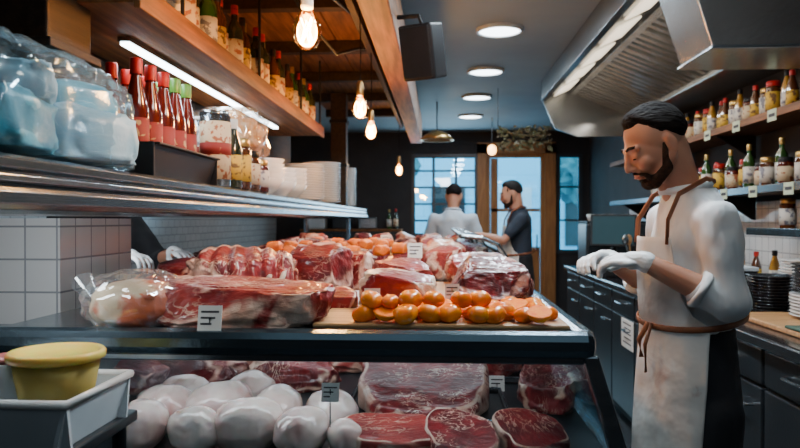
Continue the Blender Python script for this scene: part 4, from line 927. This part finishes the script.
mainarms=[dict(S=(.152,.005,1.42),E=(.195,.01,1.195),W=(.115,-.195,1.305),dir=(-.55,-.83,-.02),up=(.35,0,1),thumb=-1),
          dict(S=(-.152,-.0,1.42),E=(-.215,-.02,1.20),W=(-.095,-.215,1.300),dir=(.52,-.83,.06),up=(-.4,0,1),thumb=1)]
person('bearded person in white shirt and stained apron with brown straps, looking down at gloved hands',(p.x,2.15,0),-83,mainarms,pitch=30,headc=(0,-.108,1.645),apron='apron',gloves=True,sleeve=.05,folds=.026,vx=.0036,cuff=True,nearvx=.0065)
p=at(519,224,6.3)
person('person in navy t-shirt reaching left in the far aisle',(p.x,6.3,0),-88,[dict(S=(.165,0,1.43),E=(.20,-.16,1.24),W=(.12,-.36,1.29),dir=(-.2,-.95,0),thumb=-1),dict(S=(-.165,0,1.43),E=(-.2,-.12,1.2),W=(-.1,-.30,1.2),dir=(.1,-1,0),thumb=1)],pitch=16,headc=(0,-.07,1.65),shirt='navy',sleeve=-1,apron='apron',beard=True,vx=.011,hair='hairg',nearvx=.014)
p=at(453,224,6.8)
person('person in pale blue-white shirt with back turned near the far windows',(p.x,6.8,0),170,[dict(S=(.185,0,1.43),E=(.27,-.03,1.18),W=(.15,-.22,1.1),dir=(-.2,-1,0),thumb=-1),dict(S=(-.185,0,1.43),E=(-.27,-.03,1.18),W=(-.15,-.22,1.1),dir=(.2,-1,0),thumb=1)],pitch=22,headc=(0,-.06,1.65),shirt='bluegrey',sleeve=.6,beard=False,vx=.012,nearvx=.014)
person('person in black behind the counter, only a gloved arm showing below the steel shelf',(-1.56,3.1,0),58,[dict(S=(.165,0,1.42),E=(.21,-.16,1.22),W=(.12,-.40,1.28),dir=(-.1,-1,-.15),thumb=-1),dict(S=(-.165,0,1.42),E=(-.2,-.16,1.22),W=(-.12,-.42,1.28),dir=(.1,-1,-.2),thumb=1)],pitch=25,shirt='trouser',sleeve=.35,gloves=True,beard=False,vx=.009,nearvx=.012)
# ================= LIGHT & WORLD
w=bpy.data.worlds.new('world'); SC.world=w; w.use_nodes=True; nt=w.node_tree; bg=nt.nodes['Background']
tc=nt.nodes.new('ShaderNodeTexCoord'); n=nt.nodes.new('ShaderNodeTexNoise'); n.inputs['Scale'].default_value=5
r=nt.nodes.new('ShaderNodeValToRGB'); r.color_ramp.elements[0].color=(.12,.60,.95,1); r.color_ramp.elements[1].color=(.5,.9,1,1); r.color_ramp.elements[0].position=.4; r.color_ramp.elements[1].position=.6
nt.links.new(tc.outputs['Generated'],n.inputs['Vector']); nt.links.new(n.outputs[0],r.inputs[0]); nt.links.new(r.outputs[0],bg.inputs[0]); bg.inputs[1].default_value=6.0
area('window_daylight',(.1,YB-.2,1.8),1.0,1.2,30,(.5,.8,1),(R(-90),0,0))
area('room_fill',(.2,-.6,2.5),2.5,1.2,4,(.65,.86,1),(R(38),0,0))
area('tile_fill',(-1.0,1.42,1.42),.3,.12,3.6,(.9,.95,1),(R(50),0,0))  # fill added under the steel shelf to brighten the pillar tiles, no fixture
area('prep_light',(-1.6,4.2,2.7),.6,2.5,22,(.8,.92,1))
o=area('shelf_front_fill',(.1,1.6,2.5),.5,.3,9,(1,.88,.72)); aim(o,(-1.0,3.2,1.7))  # fill added to brighten the fronts of the shelf goods, no fixture
o=area('worker_light',(-1.3,2.62,1.40),.2,.2,2,(.9,.95,1)); aim(o,(-1.2,3.5,1.25))
